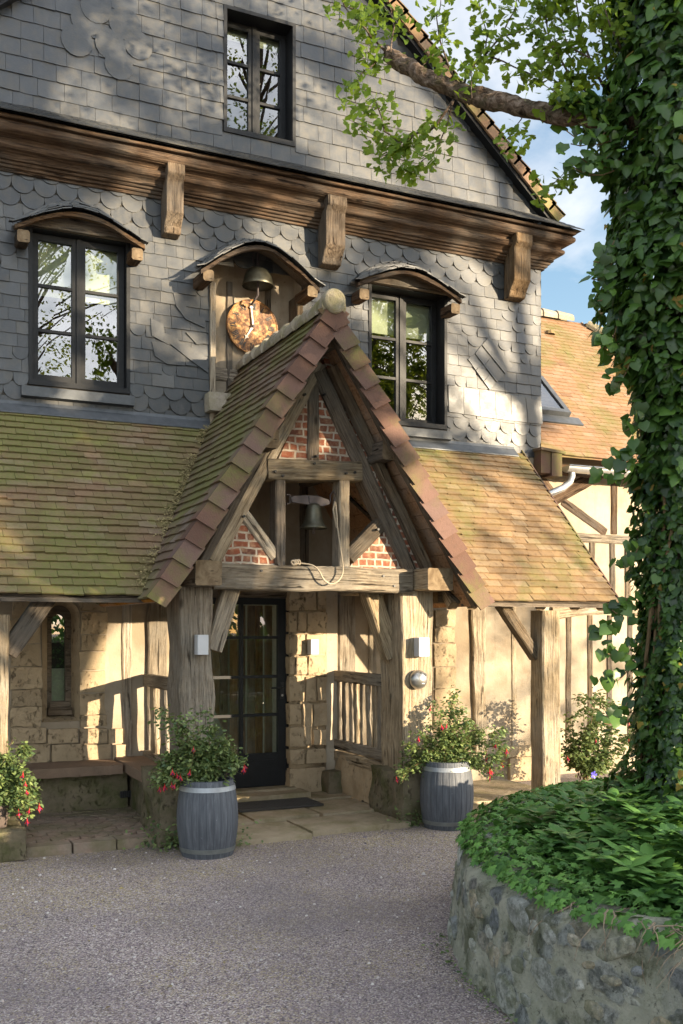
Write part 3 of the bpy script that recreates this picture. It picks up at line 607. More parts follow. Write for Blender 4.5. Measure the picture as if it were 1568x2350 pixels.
# moulded cornice with mitred return
prof = [(.0, 6.02), (.03, 6.018), (.034, 6.024), (.034, 6.046), (.055, 6.047), (.06, 6.053), (.06, 6.074), (.078, 6.075), (.084, 6.082), (.084, 6.10), (.104, 6.101), (.11, 6.108), (.11, 6.132), (.125, 6.15), (.16, 6.165), (.168, 6.166)]
prof += [(.168 + .034 * math.sin(math.pi * t / 6), 6.20 - .034 * math.cos(math.pi * t / 6)) for t in range(0, 7)]
prof += [(.165, 6.236), (.17, 6.262), (.20, 6.275), (.236, 6.28), (.24, 6.284)]
prof += [(.242 + .05 * math.sin(math.pi * t / 8), 6.332 - .048 * math.cos(math.pi * t / 8)) for t in range(0, 9)]
prof += [(.245, 6.384), (.245, 6.392), (.292, 6.394), (.298, 6.40), (.298, 6.425), (.0, 6.425)]
mb = MB(); vs = []
NX = 90
for (o, z) in prof:
    for i in range(NX + 1):
        x = -1.2 + (HX1 + o + 1.2) * i / NX
        w1 = .006 * noise.noise((x * 1.3, z * 20, 1)); w2 = .007 * noise.noise((x * 1.1, z * 9, 8))
        vs.append((x, YW - o + w1 * (o > 0), z + w2))
    vs.append((HX1 + o, 16.0, z))
m = NX + 2
fs = [(k * m + i, k * m + i + 1, (k + 1) * m + i + 1, (k + 1) * m + i) for k in range(len(prof) - 1) for i in range(m - 1)]
mb.add(vs, fs); mb.build('cornice', MAT['wood_c'], house)
# slate apron over the cornice
mb = MB()
tilefield(mb, (-1.2, YW - .36, 6.43), (1, 0, 0), (0, .36, .235), HX1 + 1.2 + .36, .43, .095, .19, .010, rng, ulim=lambda v: (0, HX1 + 1.2 + .36 - v * .8), lift=.010, jit=.003, tint=lambda r, x, y: min(1, max(0, r.gauss(.42, .14))))
mb.add([(-1.2, YW - .34, 6.425), (HX1 + .34, YW - .34, 6.425), (HX1, YW, 6.655), (-1.2, YW, 6.655)], [(0, 1, 2, 3)], .3)
mb.add([(HX1 + .34, YW - .34, 6.425), (HX1 + .34, 16, 6.425), (HX1, 16, 6.655), (HX1, YW, 6.655)], [(0, 1, 2, 3)], .3)
mb.build('slate_apron', MAT['slate'], house)
# corbels
for (xl, xr, yt, yb) in ((376, 428, 378, 540), (743, 800, 462, 612), (1176, 1226, 556, 688)):
    p = onY(xl + 9, yb, YW - .27); q = onY(xr - 3, yb, YW - .27); x0, x1 = p.x, q.x; zb = (p.z + q.z) / 2 + .07; zt = 6.30
    mb = MB(); outl = [(.02, zt), (.275, zt), (.285, zt - .10), (.235, zt - .16), (.235, zb + .17), (.15, zb + .06), (.13, zb), (.02, zb - .02)]
    side = [(x0, YW - o, z) for o, z in outl]; mb.extrude(side, (x1 - x0, 0, 0))
    # vertical grain: local X runs up the corbel
    M = Matrix(((0, 1, 0, x0), (0, 0, 1, YW), (1, 0, 0, zb), (0, 0, 0, 1))); Mi = M.inverted()
    mb.v = [tuple(Mi @ Vector(v)) for v in mb.v]
    o = mb.build('corbel', MAT['wood_k'], house, local=M)
    bv = o.modifiers.new('b', 'BEVEL'); bv.width = .012; bv.segments = 2
# main roof: right and left slopes with stepped verge
sl = math.sqrt(1 + .88 ** 2)
def main_z(x): return 6.72 + .88 * (7.34 - x)
mb = MB()
tilefield(mb, (7.42, 9.60, main_z(7.42)), (0, 1, 0), (-1, 0, .88), 6.4, 3.75 * sl, .165, .2, .035, rng, lift=.034, jit=.006)
tilefield(mb, (7.3 - 7.42, 16.0, main_z(7.42)), (0, -1, 0), (1, 0, .88), 6.4, 3.75 * sl, .165, .4, .035, rng, lift=.034, jit=.006)
L = 3.75 * sl
for k in range(int(L / .165)):
    s0 = k * .165; e = Vector((-1, 0, .88)).normalized(); nn = Vector((.88, 0, 1)).normalized(); b0 = Vector((7.42, 9.612, main_z(7.42)))
    for mir in (0, 1):
        pts = [b0 + e * s0 + nn * .03, b0 + e * (s0 + .20) + nn * .0, b0 + e * (s0 + .20) - nn * .125, b0 + e * (s0 + .01) - nn * .115]
        if mir: pts = [Vector((7.3 - p.x, p.y, p.z)) for p in pts][::-1]
        mb.extrude([p + Vector((0, -.012 * (1 - 0), 0)) for p in pts], (0, .03, 0), rng.random())
    
rf = mb.build('main_roof', MAT['tile_w'], house)
mb = MB()
for mir in (0, 1):
    e = Vector((-1, 0, .88)).normalized(); nn = Vector((.88, 0, 1)).normalized(); b0 = Vector((7.38, 9.64, main_z(7.38)))
    pts = [b0 - nn * .115, b0 + e * L - nn * .115, b0 + e * L - nn * .165, b0 - nn * .165]
    if mir: pts = [Vector((7.3 - p.x, p.y, p.z)) for p in pts][::-1]
    mb.extrude(pts, (0, .11, 0))
mb.build('verge_flashing', MAT['frame'], rf)

# windows
def window(key, dep, blind=None):
    x0, x1, z0, z1 = WIN[key]; Y = YW - .02; mb = MB(); t = .035
    for (a, b, c, d) in ((x0, x0 + t, z0, z1), (x1 - t, x1, z0, z1), (x0 + t, x1 - t, z1 - t, z1), (x0 + t, x1 - t, z0, z0 + .05)):
        mb.box(a, b, Y, Y + dep + .07, c, d)
    w = mb.build('window', MAT['frame'], house)
    xm = (x0 + x1) / 2; ys = YW + dep - .03
    rows = 3; zb, zt = z0 + .055, z1 - t - .004
    for k, (a, b) in enumerate(((x0 + t + .004, xm - .002), (xm + .002, x1 - t - .004))):
        mb = MB(); s = .062; si = .05
        la, lb = (a, b)
        mb.box(a, a + s, ys, ys + .05, zb, zt); mb.box(b - s, b, ys, ys + .05, zb, zt)
        mb.box(a + s, b - s, ys + .002, ys + .048, zt - s, zt); mb.box(a + s, b - s, ys + .002, ys + .048, zb, zb + s * 1.1)
        for r_ in (1, 2):
            zz = zb + s + (zt - zb - 2 * s) * r_ / 3; mb.box(a + s, b - s, ys + .004, ys + .046, zz - .014, zz + .014)
        mb.build('sash', MAT['frame'], w)
        mb = MB(); mb.add([(a + s - .004, ys + .026, zb), (b - s + .004, ys + .026 + rng.uniform(-.002, .002), zb), (b - s + .004, ys + .026, zt), (a + s - .004, ys + .026 + rng.uniform(-.003, .003), zt)], [(0, 1, 2, 3)])
        mb.build('pane', MAT['glass'], w)
    mb = MB(); mb.box(xm - .022, xm + .022, ys - .014, ys - .001, zb, zt); mb.build('meeting_stile', MAT['frame'], w)
    if key != 'U':
        mb = MB(); mb.extrude([(x0 - .07, Y - .055, z0 - .12), (x0 - .07, Y - .06, z0 - .03), (x0 - .07, Y + .06, z0 - .004), (x0 - .07, YW - .003, z0 - .13)][::-1], (x1 - x0 + .10, 0, 0)); mb.build('sill', MAT['sill'], w)
    if blind:
        mb = MB(); n = 14
        for i in range(1): mb.box(x0 + .05, x1 - .05, ys + .09, ys + .094, zt - (zt - zb) * blind, zt)
        mb.build('blind', MAT['blind'], w)
    # room behind
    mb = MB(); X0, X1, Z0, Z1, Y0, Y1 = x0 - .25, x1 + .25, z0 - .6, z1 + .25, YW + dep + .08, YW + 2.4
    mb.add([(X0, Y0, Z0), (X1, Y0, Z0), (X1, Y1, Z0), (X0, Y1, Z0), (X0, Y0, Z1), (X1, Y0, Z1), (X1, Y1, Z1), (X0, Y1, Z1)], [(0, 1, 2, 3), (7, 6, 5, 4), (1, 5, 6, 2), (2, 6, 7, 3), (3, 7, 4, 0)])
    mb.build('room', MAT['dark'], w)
    return w
window('L', .10, .40); window('R', .19, .30); window('U', .20, .12)

# hoods over windows and clock
def hood(xc, half, zend, zpk, proj, zbr, tymp=None):
    Y0 = YW - proj
    def f(u):
        return zend + (zpk - zend) * (.62 * (1 - min(1, abs(u)) ** 2.2) + .38 * (.5 + .5 * math.cos(math.pi * min(1, abs(u)))))
    # front arch beam
    N = 28; mb = MB(); vs = []
    for i in range(N + 1):
        u = -1 + 2 * i / N; x = xc + half * u; z = f(u) + .008 * noise.noise((x * 5, zpk, 0)); th = .040 + .014 * noise.noise((x * 4, 3, zpk))
        vs += [(x, Y0, z - .02), (x, Y0 - .004, z - .02 - th), (x, Y0 + .05, z - .022 - th), (x, Y0 + .05, z - .02)]
    fs = [(i * 4 + k, i * 4 + 4 + k, i * 4 + 4 + (k + 1) % 4, i * 4 + (k + 1) % 4) for i in range(N) for k in range(4)] + [(0, 1, 2, 3), (N * 4 + 3, N * 4 + 2, N * 4 + 1, N * 4)]
    mb.add(vs, fs); h = mb.build('window_hood', MAT['wood_c'], house)
    # soffit and inner tympanum board
    mb = MB(); vs = []
    for i in range(N + 1):
        u = -1 + 2 * i / N; x = xc + half * u; vs += [(x, Y0 + .05, f(u) - .030), (x, YW + .0, f(u) + .045)]
    mb.add(vs, [(2 * i, 2 * i + 2, 2 * i + 3, 2 * i + 1) for i in range(N)]); mb.build('hood_soffit', MAT['wood_d'], h)
    if tymp:
        xs_ = [xc - half * .93 + half * 1.86 * i / 20 for i in range(21)]; mb = MB(); yt = YW - .075
        mb.add([(x, yt, max(tymp + .001, f((x - xc) / half) + .01)) for x in xs_] + [(x, yt, tymp) for x in xs_], [(21 + i, 22 + i, i + 1, i) for i in range(20)]); mb.add([(xs_[0], yt, tymp), (xs_[-1], yt, tymp), (xs_[-1], YW + .0, tymp), (xs_[0], YW, tymp)], [(3, 2, 1, 0)]); mb.build('tympanum', MAT['wood_d'], h)
    # curved slate roof: courses from front to wall
    mb = MB(); rows = 9
    for j in range(rows):
        ya = Y0 - .04 + (proj + .02) * j / rows; za = .155 * (j / rows) ** .9; x = xc - half - .05 - rng.random() * .05; hj = half + .05 - .02 * j
        while x < xc + hj:
            w = rng.uniform(.06, .15); xa_, xe = max(x, xc - hj), min(x + w - .004, xc + hj); x += w
            if xe - xa_ < .02: continue
            d1, d2, l1 = rng.uniform(-.012, .012), rng.uniform(-.008, .008), rng.uniform(.0, .012); sl_ = []
            for (xx, yy, zz) in ((xa_, ya + d1, za + .008 + l1), (xe, ya + d1 + d2, za + .008 + l1 + d2 * .6), (xe, ya + .10, za + .030), (xa_, ya + .10, za + .030)):
                sl_.append(Vector((xx, min(yy, YW - .002), f((xx - xc) / half) * 1.0 + zz * (1 - .55 * abs((xx - xc) / half) ** 2))))
            b = [p - Vector((0, 0, .010)) for p in sl_]
            mb.add(sl_ + b, [(0, 1, 2, 3), (4, 5, 1, 0), (5, 6, 2, 1), (7, 4, 0, 3)], min(1, max(0, rng.gauss(.55, .28))))
    mb.build('hood_slates', MAT['slate_roof'], h)
    for s in (-1, 1):
        x = xc + s * (half - .075)
        beam('bracket', (x, Y0 - .0, zbr), (x, YW + .02, zbr + .01), .11, .11, MAT['wood_c'], h, out=(0, 0, 1), wob=.1)
hood(1.80, .60, 5.49, 5.70, .22, 5.43, 5.545); hood(5.32, .64, 5.47, 5.68, .22, 5.39, 5.535); hood(3.55, .63, 5.30, 5.63, .34, 5.29)

# clock niche
mb = MB(); x0, x1, z0, z1 = NICHE; YN = 9.98
mb.add([(x0, YN, z0), (x1, YN, z0), (x1, YN, z1 + .3), (x0, YN, z1 + .3)], [(0, 1, 2, 3)])
mb.add([(x1, YW, z0), (x1, YW, z1 + .1), (x1, YN, z1 + .1), (x1, YN, z0)], [(0, 1, 2, 3)]); mb.add([(x0, YW, z0), (x0, YW, z1 + .1), (x0, YN, z1 + .1), (x0, YN, z0)], [(3, 2, 1, 0)])
mb.add([(x0, YW, z1 + .1), (x1, YW, z1 + .1), (x1, YN, z1 + .1), (x0, YN, z1 + .1)], [(3, 2, 1, 0)])
nic = mb.build('clock_niche', MAT['plaster'], house)
for (x, w) in ((x0 + .03, .06), (x1 - .03, .07)): beam('niche_post', (x, YW - .04, 3.82), (x, YW - .04, 5.28), w, .24, MAT['wood'] if x < 3.5 else MAT['wood_d'], nic)
for x in (3.40, 3.83): beam('niche_stud', (x, YN - .02, 4.1), (x, YN - .02, 5.4), .065, .05, MAT['wood_d'], nic)
beam('niche_rail', (x0 + .06, YN - .02, 4.43), (x1 - .06, YN - .02, 4.43), .14, .05, MAT['wood'], nic)
mb = MB(); mb.rock(3.06, 3.30, 9.60, 9.80, 3.96, 4.16, .012, .05, 6); mb.build('stone_block', MAT['ridge'], nic, smooth=True)

# ---------------- ground floor
AX0, AX1, AZ0, AZS, AR = 1.471, 1.823, .91, 1.90, .176
DX0, DX1, DZ0, DZ1 = 2.95, 3.99, .14, 2.16
mb = MB(); Y = YW
def q(x0, x1, z0, z1): mb.add([(x0, Y, z0), (x1, Y, z0), (x1, Y, z1), (x0, Y, z1)], [(0, 1, 2, 3)])
q(HX0, AX0, -.1, 3.82); q(AX0, AX1, -.1, AZ0); q(AX1, DX0, -.1, 3.82); q(DX0, DX1, DZ1, 3.82); q(DX1, HX1, -.1, 3.82); q(DX0, DX1, -.1, DZ0)
arc = [((AX0 + AX1) / 2 - AR * math.cos(k * math.pi / 12), Y, AZS + AR * math.sin(k * math.pi / 12) * 1.0) for k in range(13)]
for k in range(12): mb.add([arc[k], arc[k + 1], (arc[k + 1][0], Y, 2.4), (arc[k][0], Y, 2.4)], [(0, 1, 2, 3)])
q(AX0, AX1, 2.4, 3.82)
mb.add([(HX1, YW, -.1), (HX1, 16, -.1), (HX1, 16, 3.4), (HX1, YW, 3.4)], [(0, 1, 2, 3)])
mb.build('plaster_wall', MAT['plaster'], house)
# arched slit window
def outline(x0, x1, z0, zs, r, Y, n=12):
    c = (x0 + x1) / 2; pts = [(x0, Y, z0)] + [(c - r * math.cos(k * math.pi / n), Y, zs + r * math.sin(k * math.pi / n)) for k in range(n + 1)] + [(x1, Y, z0)]
    return pts
o1 = outline(AX0, AX1, AZ0, AZS, AR, YW - .012); o2 = outline(1.548, 1.775, .955, 1.90, .1135, 9.93); o3 = outline(1.548, 1.775, .955, 1.90, .1135, 9.96); o4 = outline(1.592, 1.722, 1.09, 1.86, .065, 9.94); o5 = outline(1.592, 1.722, 1.09, 1.86, .065, 9.99)
def loft(mb, a, b, close=True, t=.5):
    n = len(a); mb.add(list(a) + list(b), [(i, (i + 1) % n, n + (i + 1) % n, n + i) for i in range(n if close else n - 1)], t)
mb = MB(); loft(mb, o1, o2, t=.9); aw = mb.build('arched_window', MAT['stone'], house)
mb = MB(); loft(mb, o2, o4); loft(mb, o4, o5); mb.box(1.55, 1.773, 9.86, 9.93, .955, 1.03); mb.box(1.57, 1.755, 9.90, 9.937, 1.03, 1.085); mb.build('frame', MAT['wood_d'], aw)
mb = MB(); mb.add(outline(1.592, 1.722, 1.09, 1.86, .065, 9.975), [list(range(15))]); mb.build('pane', MAT['glass'], aw)
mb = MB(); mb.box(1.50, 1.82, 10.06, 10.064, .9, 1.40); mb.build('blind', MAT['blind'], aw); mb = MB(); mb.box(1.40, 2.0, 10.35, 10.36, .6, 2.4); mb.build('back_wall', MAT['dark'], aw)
def blocks(name, xl, xr, ys, Y, dpt, mat, amp=.012, jit=.02, parent=house):
    mb = MB()
    for i in range(len(ys) - 1):
        a = onY(xl + rng.uniform(-3, 3), ys[i], Y); b = onY(xr + rng.uniform(-4, 4), ys[i + 1], Y); za = max(a.z, b.z); zb_ = min(a.z, b.z)
        mb.rock(min(a.x, b.x), max(a.x, b.x), Y - rng.uniform(0, .015), Y + dpt, zb_ + .006, za - .006, amp, .028, 7, rng.random(), 0, .16, rng.random() * 9)
    return mb.build(name, mat, parent, smooth=True)
blocks('stone_quoin', 26, 96, (1372, 1420, 1478, 1530, 1582, 1622, 1668, 1702), YW - .025, .2, MAT['stone'])
blocks('stone_quoin', 184, 245, (1368, 1404, 1456, 1494, 1538, 1590, 1640, 1668), YW - .025, .2, MAT['stone'])
for (xa, xb_) in ((30, 108), (109, 180), (182, 250), (252, 282)):
    blocks('stone_course', xa, xb_, (1672, 1706), YW - .035, .1, MAT['stone'], .006); blocks('stone_course', xa + 8, xb_ + 7, (1708, 1752), YW - .03, .1, MAT['stone'], .006)
beamY('timber_stud', (294, 1362), (292, 1745), 24, YW - .02, .1, MAT['wood'], house, wob=.25)
beamY('timber_stud', (366, 1362), (360, 1752), 46, YW - .05, .2, MAT['wood'], house, wob=.15)
beamY('timber_stud', (797, 1365), (797, 1700), 42, YW - .03, .1, MAT['wood'], house, wob=.15); beamY('timber_stud', (858, 1365), (855, 1700), 20, YW - .02, .1, MAT['wood'], house, wob=.2)
blocks('stone_quoin', 998, 1044, (1398, 1440, 1476, 1530, 1580, 1622, 1680), YW - .02, .2, MAT['stone'])
beamY('timber_stud', (1100, 1390), (1106, 1728), 36, YW - .05, .12, MAT['wood'], house, wob=.3)
beamY('timber_stud', (1181, 1388), (1181, 1714), 13, YW - .012, .1, MAT['wood'], house, wob=.25)
beamY('timber_stud', (986, 1390), (990, 1700), 14, YW - .04, .1, MAT['wood_d'], house, wob=.2)
blocks('plinth_stone', 1164, 1226, (1712, 1736), YW - .05, .1, MAT['stone'], .008); blocks('plinth_stone', 1168, 1228, (1738, 1790), YW - .04, .1, MAT['stone'], .008)
mb = MB(); mb.rock(4.95, 6.0, 9.60, 9.82, 0.02, .36, .03, .05, 5, .8); mb.build('plinth_stone', MAT['stone'], house, smooth=True)
mb = MB(); mb.rock(4.62, 5.0, 9.50, 9.82, 0.02, .46, .03, .05, 5, .6); mb.build('plinth_stone', MAT['stone_m'], house, smooth=True)
# stone pier beside the door
mb = MB()
for (xa, xb_, ya, yb_) in ((664, 728, 1352, 1402), (730, 752, 1352, 1400), (664, 682, 1404, 1452), (684, 704, 1404, 1450), (706, 752, 1403, 1452), (664, 702, 1454, 1504), (704, 750, 1454, 1502), (664, 676, 1506, 1548), (678, 706, 1506, 1550), (708, 752, 1504, 1552),
                         (665, 700, 1550, 1612), (702, 726, 1552, 1612), (728, 750, 1552, 1610), (664, 692, 1614, 1664), (694, 718, 1612, 1672), (720, 752, 1612, 1668), (664, 716, 1666, 1716), (718, 750, 1672, 1712), (665, 700, 1718, 1756), (702, 750, 1716, 1754), (664, 748, 1758, 1822)):
    a = onY(xa, yb_, 9.62); b = onY(xb_, ya, 9.62); mb.rock(a.x, b.x - .004, 9.62 - rng.uniform(0, .018), 9.9, a.z + .004, b.z - .004, .010, .026, 8, .25 + .75 * rng.random(), 0, .2, rng.random() * 9)
a = onY(668, 1822, 9.64); b = onY(748, 1352, 9.64); mb.box(a.x, b.x, 9.645, 9.9, .05, 2.2, .95)
mb.build('stone_pier', MAT['stone'], house, smooth=True)
a = onY(749, 1822, 9.66); b = onY(775, 1352, 9.66); mb = MB(); mb.box(a.x, b.x, 9.66, 9.9, .05, 2.2); mb.build('plaster_jamb', MAT['plaster_w'], house)
mb = MB(); a = onY(752, 1834, 9.45); mb.rock(a.x, a.x + .16, 9.42, 9.62, .05, .32, .02, .04, 6, .4); mb.build('guard_stone', MAT['stone_m'], house, smooth=True)
# vent grille in the bench wall comes with the bench
# ---------------- glazed door
mb = MB(); fr = .055
mb.box(DX0, DX0 + fr, 9.70, 9.80, DZ0, DZ1); mb.box(DX1 - fr, DX1, 9.70, 9.80, DZ0, DZ1); mb.box(DX0 + fr, DX1 - fr, 9.70, 9.80, DZ1 - .05, DZ1)
lx0, lx1, lz0, lz1 = DX0 + fr + .004, DX1 - fr - .004, DZ0 + .02, DZ1 - .055; st = .085
mb.box(lx0, lx0 + st, 9.715, 9.77, lz0, lz1); mb.box(lx1 - st, lx1, 9.715, 9.77, lz0, lz1); mb.box(lx0 + st, lx1 - st, 9.717, 9.768, lz1 - .07, lz1)
gz0 = onY(600, 1729, 9.72).z; mb.box(lx0 + st, lx1 - st, 9.717, 9.768, lz0, gz0); mb.box(lx0 + st + .05, lx1 - st - .05, 9.709, 9.7165, lz0 + .09, gz0 - .07)
xm = onY(555, 1550, 9.72).x
mb.box(xm - .018, xm + .018, 9.72, 9.765, gz0, lz1 - .07)
for y in (1463, 1553, 1641):
    z = onY(600, y, 9.72).z; mb.box(lx0 + st, xm - .018, 9.722, 9.763, z - .015, z + .015); mb.box(xm + .018, lx1 - st, 9.722, 9.763, z - .015, z + .015)
door = mb.build('door', MAT['frame'], house)
mb = MB(); mb.add([(lx0 + st - .01, 9.742, gz0 - .01), (lx1 - st + .01, 9.742, gz0 - .01), (lx1 - st + .01, 9.742, lz1 - .06), (lx0 + st - .01, 9.742, lz1 - .06)], [(0, 1, 2, 3)]); mb.build('glass', MAT['glass_d'], door)
hz_ = onY(650, 1577, 9.70).z; hx = lx1 - .045
mb = MB(); mb.box(hx - .02, hx + .02, 9.703, 9.7145, hz_ - .12, hz_ + .05); mb.tube([(hx, 9.71, hz_), (hx, 9.66, hz_), (hx - .02, 9.65, hz_), (hx - .14, 9.652, hz_ - .004)], .009, 8); mb.build('handle', MAT['black'], door)
mb = MB(); mb.lathe([(0, 0), (.012, 0), (.012, .002), (0, .002)], (0, 0, 0), 12); mb.v = [(hx + v[0], 9.702 - v[2], hz_ - .085 + v[1]) for v in mb.v]; mb.build('keyhole', MAT['steel'], door)
mb = MB(); mb.box(DX0 - .02, DX1 - .01, 9.55, 9.80, .10, DZ0 + .016); mb.build('threshold', MAT['stone_s'], door)
# hall behind the door
mb = MB(); X0, X1, Y0, Y1, Z0, Z1 = .2, 4.5, 9.82, 13.0, .10, 2.6
mb.add([(X0, Y0, Z0), (X1, Y0, Z0), (X1, Y1, Z0), (X0, Y1, Z0), (X0, Y0, Z1), (X1, Y0, Z1), (X1, Y1, Z1), (X0, Y1, Z1)], [(0, 1, 2, 3), (7, 6, 5, 4), (1, 5, 6, 2), (2, 6, 7, 3)])  # left end kept open, an added opening that lets daylight into the hall
hall = mb.build('entrance_hall', MAT['inwall'], house)
for k in range(9): beam('stair_board', (3.30 + k * .105, 10.75 + .03 * (k % 2), .1), (3.30 + k * .105, 10.75 + .03 * (k % 2), 2.05), .09, .03, MAT['stair'], hall, wob=.05)
mb = MB(); mb.extrude([(3.0, 10.55, .1), (3.75, 10.55, .1), (3.42, 10.55, .92), (3.0, 10.55, .95)], (0, .05, 0)); mb.build('stair_wall', MAT['blind'], hall)

# ---------------- lean-to roofs
EY, EZ, TY, TZ = 8.05, 2.05, YW - .02, 3.83
def porch_left_x(z): return 1.99 + (z - 2.02) / 1.603
SL = math.hypot(TY - EY, TZ - EZ); vdir = Vector((0, (TY - EY) / SL, (TZ - EZ) / SL))
def moss_tint(r, x, y): return min(1, max(0, r.gauss(.45, .22)))
def roofside(name, x0, x1, ulim, mat, rakes=()):
    mb = MB(); tilefield(mb, (x0, EY, EZ), (1, 0, 0), vdir, x1 - x0, SL, .0925, .165, .016, rng, ulim=ulim, lift=.028, jit=.0055, tint=moss_tint)
    r_ = mb.build(name, mat, house)
    n = Vector((0, -vdir.z, vdir.y)); mb = MB(); lo0, hi0 = ulim(0.0); lo1, hi1 = ulim(SL)
    A, B = Vector((x0 + lo0, EY + .02, EZ)), Vector((x0 + hi0, EY + .02, EZ)); C, D = Vector((x0 + hi1, TY, TZ)), Vector((x0 + lo1, TY, TZ))
    p = [A, B, C, D]; mb.add([v - n * .004 for v in p] + [v - n * .035 for v in p], [(0, 1, 2, 3), (7, 6, 5, 4), (4, 5, 1, 0), (5, 6, 2, 1), (6, 7, 3, 2), (7, 4, 0, 3)])
    mb.build('roof_boarding', MAT['wood_d'], r_)
    return r_
lim_l = lambda v: (0, porch_left_x(EZ + v * vdir.z) + .06 - (-.6))
rl = roofside('lean_to_roof', -.6, 3.2, lim_l, MAT['tile'])
XR = 6.905
lim_r = lambda v: (7.10 - porch_left_x(EZ + v * vdir.z) - .08 - 3.6, XR - 3.6)
rr = roofside('lean_to_roof', 3.6, XR, lim_r, MAT['tile_r'])
tag(rl, 'green mossy tiled lean-to roof'); tag(rr, 'sunlit brown tiled lean-to roof')
# verge undercloak tiles on the right rake
mb = MB(); n = Vector((0, -vdir.z, vdir.y))
for k in range(27):
    o = Vector((XR + .004, EY, EZ)) + vdir * (k * .0925 - .015) - n * .02; mb.slab(o, (.016, 0, 0), vdir * .115, n * (.048), .6)
o = Vector((XR - .03, EY - .01, EZ - .0)); mb.extrude([o + Vector((0, 0, -.02)), o + Vector((.05, 0, -.02)), o + Vector((.035, 0, -.14))], (0, .02, 0), .8)
mb.build('verge_tiles', MAT['verge'], rr)
# lead flashings
for (a, b, pr) in ((-.6, 3.12, rl), (4.02, 6.80, rr)):
    mb = MB(); mb.extrude([(a, TY - .10, TZ - .055), (a, TY - .10, TZ - .045), (a, YW - .028, TZ + .045), (a, YW - .02, TZ + .075), (a, YW - .004, TZ + .075), (a, YW - .004, TZ - .03)][::-1], (b - a, 0, 0)); mb.build('lead_flashing', MAT['sill'], pr)
# plates, posts and braces under the eaves
beam('eave_plate', (-.6, 8.26, 2.09), (2.16, 8.26, 2.09), .12, .14, MAT['wood_d'], house, out=(0, -1, 0)); beam('eave_plate', (4.9, 8.26, 2.09), (6.80, 8.26, 2.09), .11, .14, MAT['wood_d'], house)
mb = MB(); mb.box(-.6, 2.05, 8.055, 8.085, 2.0, 2.035); mb.build('eave_batten', MAT['wood_d'], house); mb = MB(); mb.box(5.05, 6.88, 8.055, 8.085, 2.0, 2.035); mb.build('eave_batten', MAT['wood_d'], house)
for x in (5.22, 5.63, 6.02, 6.44, 6.78, 5.0): beam('rafter_tail', (x, 8.10, 2.04), (x, 8.6, 2.565), .10, .10, MAT['wood'], house, out=(0, -.7, .7))
px = onY(22, 1500, 8.2).x; beam('timber_post', (px - .14, 8.2, .30), (px - .14, 8.2, 1.9), .28, .26, MAT['wood'], house, wob=.15)
beamY('brace', (20, 1500), (118, 1360), 44, 8.27, .14, MAT['wood_d'], house, wob=.12)
beam('timber_post', (6.15, 8.15, .03), (6.15, 8.15, 1.97), .215, .22, MAT['wood'], house, wob=.14, rough=.007)
beamY('brace', (1238, 1508), (1158, 1386), 25, 8.24, .12, MAT['wood_d'], house, wob=.1)
mb = MB(); xa = onY(62, 1900, 8.05).x; mb.rock(xa - .62, xa, 8.02, 8.62, 0, .25, .03, .05, 5, .5); mb.build('post_pedestal', MAT['stone_m'], house, smooth=True)

# ================================================================== ENTRANCE PORCH
YP = 8.10
porch = thing('entrance_porch', 'steep gabled timber porch with brown verge tiles and brick infill', 'porch', (3.55, YP, 0))
APX, APZ, ELX, ERX, EZP, YV = 3.55, 4.52, 1.99, 5.11, 2.02, 7.70
vl = Vector((APX - ELX, 0, APZ - EZP)); LV = vl.length; vl.normalize(); vr = Vector((-vl.x, 0, vl.z))
mb = MB(); tilefield(mb, (ELX, 9.98, EZP), (0, -1, 0), vl, 9.98 - YV, LV, .0925, .165, .016, rng, lift=.028, jit=.005, tint=moss_tint)
lo = mb.build('roof_slope', MAT['tile_p'], porch)
mb = MB(); tilefield(mb, (ERX, YV, EZP), (0, 1, 0), vr, 9.98 - YV, LV, .0925, .165, .016, rng, lift=.028, jit=.005, tint=moss_tint)
ro = mb.build('roof_slope', MAT['tile_r'], porch)
for (par, ex, vv, s) in ((lo, ELX, vl, 1), (ro, ERX, vr, -1)):
    nn = Vector((-s * vl.z, 0, vl.x)); mb = MB()
    A = Vector((ex, YV + .02, EZP)) - nn * .006; mb.slab(A, (0, 9.95 - YV, 0), vv * LV, -nn * .03)
    nb = 22
    sf = mb.build('soffit_boards', MAT['wood_o'], par)
    mb = MB()
    for k in range(int(LV / .14)): mb.slab(A + vv * (k * .14) - nn * .031 + Vector((0, .06, 0)), (0, 9.9 - YV - .06, 0), vv * .134, -nn * .012)
    mb.build('sarking_board', MAT['wood_o'], par)
    p0 = Vector((ex, YV + .09, EZP)) - nn * .05 + vv * .02; beam('barge_rafter', p0, p0 + vv * (LV - .05), .10, .07, MAT['wood_d'], par, out=(0, -1, 0))
    mb = MB(); cnt = 16; stp = LV / cnt
    for k in range(cnt):
        b = Vector((ex, 0, EZP)) + vv * (k * stp); t = rng.random(); ln = stp * 1.16; wd = .172
        j1, j2 = rng.uniform(-.006, .006), rng.uniform(-.006, .006)
        pts = [b + nn * (.044 + j1) - vv * .008, b + vv * ln + nn * .022, b + vv * ln - nn * (wd - .02), b + vv * .0 - nn * (wd - .045 + j2)]
        ys = [YV - .034, YV - .008, YV - .006, YV - .032]
        f = [Vector((p.x, y + rng.uniform(-.002, .002), p.z)) for p, y in zip(pts, ys)]; bk = [p + Vector((0, .018, 0)) for p in f]
        fs = [(0, 1, 2, 3), (7, 6, 5, 4), (4, 5, 1, 0), (5, 6, 2, 1), (6, 7, 3, 2), (7, 4, 0, 3)]
        mb.add(f + bk, fs, t)
        # top leg of the L-shaped tile
        mb.slab(f[0] + Vector((0, .003, 0)), (0, .15, 0), (f[1] - f[0]) * .98, nn * -.014, t)
    mb.build('verge_tiles', MAT['verge'], par)
